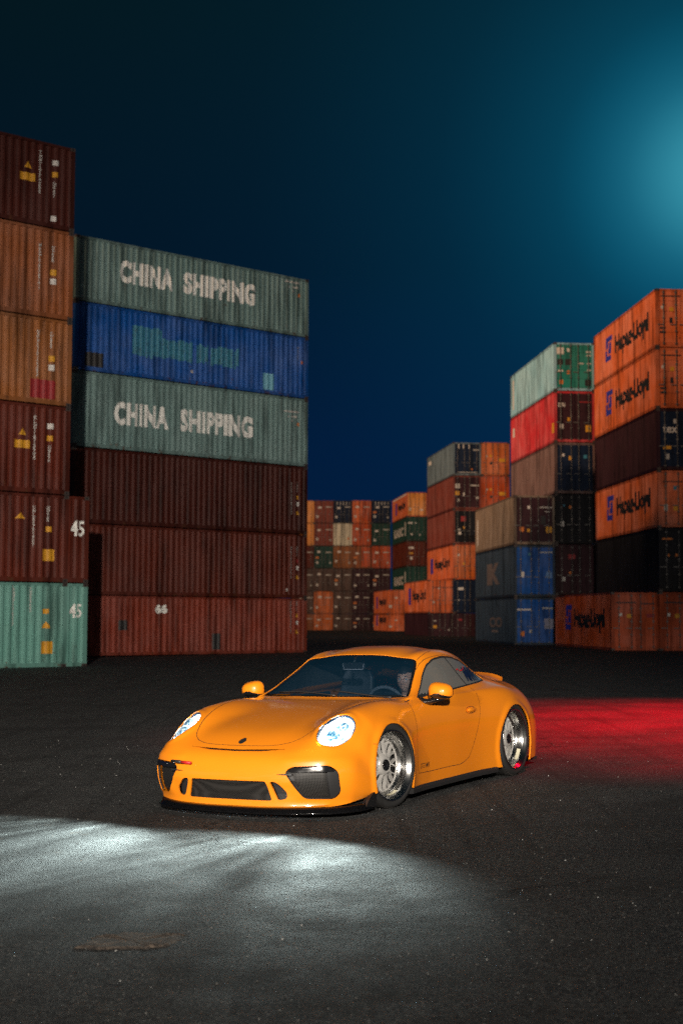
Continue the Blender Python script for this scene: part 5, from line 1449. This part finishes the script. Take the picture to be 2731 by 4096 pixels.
# ---- lettering on the door foot and on the quarter glass
def skin_text(name, s, s0, z0, w, h, mat, sd=1, bold=0.0, shear=0.0, off=.0015, rot=0.0):
    bm = text_bm(s, 1.0, 1.0, bold, 1.0, shear)
    a, c = width_of(bm); zs = [v.co.z for v in bm.verts]; za, zc = min(zs), max(zs)
    for v in bm.verts:
        x = (v.co.x-a)/(c-a)*w; z = (v.co.z-za)/(zc-za)*h
        x, z = x*math.cos(rot) - z*math.sin(rot), x*math.sin(rot) + z*math.cos(rot)
        p, n = on_skin(cf(s0 + x*sd, 1.3*sd, z0 + z), (0, -sd, 0)); v.co = p + n*off
    return link(name, mesh_of(bm), car, mat)
skin_text('model_script', 'GT3 MR', 1.545, .250, .185, .042, m_gap, bold=.005, shear=.35)
m_dkblue = simple('sticker_dark_blue', (0.005, 0.012, 0.045), 0.4)
skin_text('window_sticker', 'MMW', 2.84, .905, .36, .125, m_dkblue, bold=.035, shear=.45, off=.0008, rot=R(-1))
bm = bmesh.new(); ribbon(bm, [on_skin(cf(s, 1.2, z), (0, -1, 0)) for s, z in ((2.73, 1.01), (2.78, 1.02), (2.80, 1.0), (2.88, 1.005), (2.94, 1.02), (2.965, 1.035))], .012, .001, 0)
link('window_sticker_line', mesh_of(bm), car, m_red)
# ---- tow strap on the bumper
p, n = on_skin(cf(-.5, -.44, .40), (-1, 0, 0))
mb = MB(); mb.tube([p - n*.01, p + n*.045], .012, 12); mb.build('tow_hook_mount', m_satin, car, True)
q = p + n*.04
mb = MB(); mb.tube([q + Vector((0, -.075, .006)), q + Vector((.004, -.02, .002)), q, q + Vector((.0, .02, -.002))], [.008, .012, .013, .010], 12); tow = mb.build('tow_strap', m_satin, car, True)
mb = MB(); mb.tube([q + Vector((0, .02, -.002)), q + Vector((0, .11, -.006))], .011, 12); mb.build('red_strap_end', m_red, tow, True)
# ---- wipers
for (a_, b_) in (((1.49, .10), (1.60, -.52)), ((1.515, .62), (1.56, .04))):
    pts = []
    for k in range(12):
        f_ = k/11; s_ = a_[0] + (b_[0]-a_[0])*f_; y_ = a_[1] + (b_[1]-a_[1])*f_
        pp, nn = on_skin(cf(s_+.02, y_, 1.6), (0, 0, -1)); pts.append(pp + nn*.014)
    mb = MB(); mb.tube(pts, .006, 6); mb.build('wiper', m_satin, car, True)
# ---- interior
mb = MB(); mb.box(SMID-3.4, SMID-1.55, -.74, .74, .13, .16); mb.build('cabin_floor', m_under, car)
bm = bmesh.new()
rings = []
for y in [-.70 + 1.4*i/20 for i in range(21)]:
    hump = .035*math.exp(-((y-.36)/.16)**2)
    rings.append([cf(1.56, y, .74), cf(1.62, y, .80), cf(1.76, y, .815 + hump*.5), cf(1.90, y, .815 + hump), cf(1.97, y, .79 + hump*.5), cf(2.0, y, .68), cf(1.95, y, .5), cf(1.56, y, .45)])
loft(bm, rings); bmesh.ops.recalc_face_normals(bm, faces=bm.faces[:])
link('dashboard', mesh_of(bm), car, m_dash, True)
mb = MB(); mb.box(SMID-2.9, SMID-2.0, -.10, .10, .24, .52, bevel=.02); mb.build('centre_console', m_dash, car)
for sd in (1, -1):
    mb = MB(); mb.box(SMID-2.9, SMID-1.6, .755*sd-.02, .755*sd+.02, .20, .80, bevel=.01); mb.build('door_card', m_dash, car)
def seat(sy):
    r_ = empty('seat', cf(2.68, .36*sy, .16), 0, car)
    bm = bmesh.new(); rings = []
    # backrest with integrated head restraint: width profile over height, side bolsters
    for (z, hw, x, th) in ((.06, .25, .02, .09), (.20, .26, -.02, .09), (.38, .27, -.07, .085), (.52, .265, -.11, .075), (.60, .20, -.135, .07), (.66, .165, -.15, .065), (.76, .160, -.165, .06), (.82, .13, -.17, .05), (.84, .08, -.17, .03)):
        ring = []
        for k in range(20):
            a = 2*PI*k/20; ca, sa = math.cos(a), math.sin(a)
            yy = math.copysign(abs(ca)**.6, ca)*hw; xx = math.copysign(abs(sa)**.7, sa)*th + abs(ca)**3*.05
            ring.append(Vector((x+xx, yy, z)))
        rings.append(ring)
    loft(bm, rings); bmesh.ops.recalc_face_normals(bm, faces=bm.faces[:])
    link('seat_back', mesh_of(bm), r_, m_seat, True)
    bm = bmesh.new(); rings = []
    for (x, hw, z0) in ((.0, .24, .05), (.15, .25, .07), (.35, .25, .10), (.50, .23, .11), (.53, .20, .09)):
        rings.append([Vector((x, -hw, 0)), Vector((x, -hw, z0+.06)), Vector((x, -hw*.65, z0+.03)), Vector((x, 0, z0)), Vector((x, hw*.65, z0+.03)), Vector((x, hw, z0+.06)), Vector((x, hw, 0))])
    loft(bm, rings); bmesh.ops.recalc_face_normals(bm, faces=bm.faces[:])
    link('seat_cushion', mesh_of(bm), r_, m_seat, True)
    return r_
s1 = seat(1); s1.location = cf(2.50, .32, .16); s2 = seat(-1)
s2.location = cf(2.60, -.34, .18)
# roll-over bar behind the seats
mb = MB(); mb.tube([cf(3.02, .50, .3), cf(2.98, .50, .80), cf(2.93, .43, 1.02), cf(2.92, .28, 1.10), cf(2.92, -.28, 1.10), cf(2.93, -.43, 1.02), cf(2.98, -.50, .80), cf(3.02, -.50, .3)], .022, 10)
mb.build('roll_bar', m_satin, car, True)
# parcel shelf
mb = MB(); mb.box(SMID-3.75, SMID-3.1, -.58, .58, .74, .78); mb.build('parcel_shelf', m_dash, car)
# rear view mirror
p, n = on_skin(cf(2.06, 0, 1.6), (0, 0, -1))
mb = MB(); mb.tube([p - n*.01, p + Vector((.03, 0, -.05))], .012, 8); mb.box(*(lambda c: (c.x-.008, c.x+.008, -.115, .115, c.z-.033, c.z+.033))(p + Vector((.035, 0, -.085))), bevel=.012)
rm = mb.build('interior_mirror', m_satin, car)
mb = MB(); c_ = p + Vector((.046, 0, -.085)); mb.tube([c_ + Vector((0, -.105, .025)), c_ + Vector((0, -.095, -.026)), c_ + Vector((0, .095, -.026)), c_ + Vector((0, .105, .025))], .004, 6); mb.build('mirror_rim', simple('mirror_rim_grey', (.35, .35, .36), .3), rm, True)
# steering wheel
sw = empty('steering_wheel', cf(2.02, .33, .73), 0, car); sw.rotation_euler = (0, R(-68), 0)
mb = MB(); Rw = .178
ringv = [[mb.bm.verts.new(Vector(((Rw + .015*math.cos(2*PI*j/10))*math.cos(2*PI*k/40), (Rw + .015*math.cos(2*PI*j/10))*math.sin(2*PI*k/40), .015*math.sin(2*PI*j/10)))) for j in range(10)] for k in range(40)]
for k in range(40):
    for j in range(10): mb.bm.faces.new((ringv[k][j], ringv[(k+1) % 40][j], ringv[(k+1) % 40][(j+1) % 10], ringv[k][(j+1) % 10]))
mb.build('wheel_rim', simple('alcantara_grey', (.09, .10, .11), .8), sw, True)
mb = MB(); mb.lathe([(.001, .02), (.05, .015), (.06, -.02)], 24, axis='Z')
for a in (0, 2*PI/3+.3, -2*PI/3-.3): mb.box(.04, .17, -.015, .015, -.006, .006, Matrix.Rotation(a + PI, 4, 'Z'))
mb.build('wheel_hub', m_satin, sw)

# ------------------------------------------------------------------ the driver
person = empty('person', (0, 0, 0)); person.matrix_world = CARM @ Matrix.Translation(cf(2.36, .30, .19))
tag(person, 'driver with short dark hair and thin glasses seated behind the windscreen, in dark top', 'person')
def skinned(name, verts, edges, radii, mat, parent, sub=2, root=0):
    me = bpy.data.meshes.new(name); me.from_pydata([tuple(v) for v in verts], edges, [])
    o = bpy.data.objects.new('tmp', me); COL.objects.link(o)
    md = o.modifiers.new('s', 'SKIN'); 
    for i, r_ in enumerate(radii):
        sv = me.skin_vertices[0].data[i]; sv.radius = (r_, r_) if not hasattr(r_, '__len__') else r_
        sv.use_root = (i == root)
    o.modifiers.new('u', 'SUBSURF').levels = sub
    out = evalmesh(o); bpy.data.objects.remove(o)
    ob = link(name, out, parent); out.materials.clear(); out.materials.append(mat)
    out.polygons.foreach_set('use_smooth', [True]*len(out.polygons)); return ob
# seated body: pelvis, torso leaning back, arms to the steering wheel, legs under the dash (local x forward, y left, z up)
V = [(0, 0, .13), (-.06, 0, .30), (-.12, 0, .46), (-.14, 0, .55), (-.12, 0, .62),
     (-.13, .17, .52), (.05, .24, .34), (.27, .16, .44), (.35, .13, .50),
     (-.13, -.17, .52), (.05, -.24, .34), (.27, -.16, .44), (.35, -.13, .50),
     (.05, .10, .12), (.42, .13, .26), (.72, .10, .10), (.82, .10, .12),
     (.05, -.10, .12), (.42, -.13, .26), (.72, -.10, .10), (.82, -.10, .12)]
E = [(0, 1), (1, 2), (2, 3), (3, 4), (2, 5), (5, 6), (6, 7), (7, 8), (2, 9), (9, 10), (10, 11), (11, 12), (0, 13), (13, 14), (14, 15), (15, 16), (0, 17), (17, 18), (18, 19), (19, 20)]
RA = [(.15, .12), (.15, .11), (.16, .11), (.07, .07), (.055, .055), .07, .048, .036, .028, .07, .048, .036, .028, .09, .07, .05, .045, .09, .07, .05, .045]
skinned('clothed_body', V, E, RA, m_shirt, person)
# hands on the wheel: palm with five separate curled fingers
for sg in (1, -1):
    hv = [(.35, .13*sg, .50), (.385, .13*sg, .525), (.41, .13*sg, .54)]; he = [(0, 1), (1, 2)]; hr = [.024, .030, .026]
    for j in range(4):
        b0 = len(hv); yy = (.13 + (-.028 + .019*j))*sg
        hv += [(.425, yy, .552 - .003*abs(j-1.5)), (.447, yy, .550), (.452, yy, .528), (.438, yy, .515)]
        he += [(2, b0), (b0, b0+1), (b0+1, b0+2), (b0+2, b0+3)]; hr += [.009, .0085, .008, .007]
    b0 = len(hv); hv += [(.385, .095*sg, .520), (.415, .085*sg, .515), (.435, .095*sg, .512)]; he += [(1, b0), (b0, b0+1), (b0+1, b0+2)]; hr += [.011, .010, .008]
    skinned('hand', hv, he, hr, m_skin, person)
# head: sculpted from an ellipsoid grid
head_c = Vector((-.085, 0, .745))
turn = Matrix.Translation(head_c) @ Matrix.Rotation(R(6), 4, 'Z') @ Matrix.Rotation(R(4), 4, 'Y')
bm = bmesh.new(); bmesh.ops.create_uvsphere(bm, u_segments=64, v_segments=48, radius=1.0)
def gs(v, c, w): return math.exp(-((v-c)/w)**2)
for v in bm.verts:
    x, y, z = v.co
    X, Y, Z = x*.098, y*.076, z*.118
    if z < 0: X *= 1 - .10*(-z); Y *= 1 - .28*(-z)**1.5
    if x > 0:
        X += .004*gs(Z, .032, .012)*gs(Y, 0, .05)                     # brow
        X -= .010*(gs(Y, .031, .014)+gs(Y, -.031, .014))*gs(Z, .012, .014)   # sockets
        X += .024*gs(Y, 0, .011)*gs(Z, -.014, .018) + .010*gs(Y, 0, .008)*gs(Z, .008, .018)      # nose
        X += .004*(gs(Y, .010, .006)+gs(Y, -.010, .006))*gs(Z, -.022, .008)
        X += .006*gs(Y, 0, .020)*gs(Z, -.047, .006) + .006*gs(Y, 0, .017)*gs(Z, -.060, .007) - .004*gs(Y, 0, .022)*gs(Z, -.0535, .0025)
        X += .010*gs(Y, 0, .020)*gs(Z, -.090, .016)                    # chin
        X += .003*(gs(Y, .042, .016)+gs(Y, -.042, .016))*gs(Z, -.015, .02)
    v.co = Vector((X, Y, Z))
for sg in (1, -1):   # ears
    res = bmesh.ops.create_uvsphere(bm, u_segments=14, v_segments=10, radius=1.0)
    for v in res['verts']: v.co = Vector((v.co.x*.016 - .010, v.co.y*.007 + .077*sg, v.co.z*.030 - .004))
# neck
nk = [(.0, -.06, .052), (-.012, -.10, .052), (-.022, -.15, .056), (-.03, -.20, .07)]
rr_ = [[bm.verts.new((xx + r_*math.cos(2*PI*k/20), r_*math.sin(2*PI*k/20), zz)) for k in range(20)] for xx, zz, r_ in nk]
for A_, B_ in zip(rr_, rr_[1:]):
    for k in range(20): bm.faces.new((A_[k], A_[(k+1) % 20], B_[(k+1) % 20], B_[k]))
bm.transform(turn); head = link('head', mesh_of(bm), person, m_skin, True)
bm = bmesh.new(); bmesh.ops.create_uvsphere(bm, u_segments=48, v_segments=36, radius=1.0)
rnd = random.Random(5)
for v in bm.verts:
    x, y, z = v.co
    k = 1.085 + rnd.uniform(-.012, .012)
    X, Y, Z = x*.098*k - .004, y*.076*k, z*.118*(k+.03)
    if x > .15 and Z < .075 - .02*(1-abs(y)): X *= .80; Y *= .86; Z *= .92
    if Z < -.02: X *= .82; Y *= .84
    v.co = Vector((X, Y, Z))
bmesh.ops.delete(bm, geom=[f for f in bm.faces if (f.calc_center_median().z < -.055) or (f.calc_center_median().x > .055 and f.calc_center_median().z < .055)], context='FACES')
bm.transform(turn); link('hair', mesh_of(bm), person, m_hair, True)
for sg in (1, -1):
    bm = bmesh.new(); bmesh.ops.create_uvsphere(bm, u_segments=16, v_segments=12, radius=.0118)
    for v in bm.verts: v.co += Vector((.0765, .031*sg, .012))
    bm.transform(turn); link('eye', mesh_of(bm), person, simple('eye_white', (.6, .6, .58), .3), True)
    bm = bmesh.new(); bmesh.ops.create_uvsphere(bm, u_segments=12, v_segments=8, radius=.0055)
    for v in bm.verts: v.co += Vector((.0845, .031*sg, .012))
    bm.transform(turn); link('iris', mesh_of(bm), person, m_hair, True)
    bm = bmesh.new()
    pts = [Vector((.098 - .016*((y_*1000-31)/26)**2 if 0 else .097-.010*abs(math.sin(0)), y_*sg, .037 + .004*math.sin((y_-.014)/.034*PI))) for y_ in (.014, .022, .031, .040, .048)]
    mb = MB(); mb.tube([Vector((.090-.35*max(0, abs(p_.y)-.02), p_.y, p_.z)) for p_ in pts], [.002, .0035, .004, .003, .0015], 6); mb.bm.transform(turn); mb.build('eyebrow', m_hair, person, True)
gm = MB()
for sg in (1, -1):
    gm.tube([Vector((.106 - .10*abs(math.cos(2*PI*k/20)*.023+.031)*.6, .031*sg + .023*math.cos(2*PI*k/20), .008 + .018*math.sin(2*PI*k/20))) for k in range(21)], .0008, 6, cap=False)
    gm.tube([Vector((.099, .054*sg, .012)), Vector((.06, .078*sg, .010)), Vector((-.01, .082*sg, .008))], .0012, 6)
gm.tube([Vector((.107, -.009, .013)), Vector((.110, 0, .015)), Vector((.107, .009, .013))], .0013, 6)
gm.bm.transform(turn); gm.build('glasses', m_chrome, person, True)
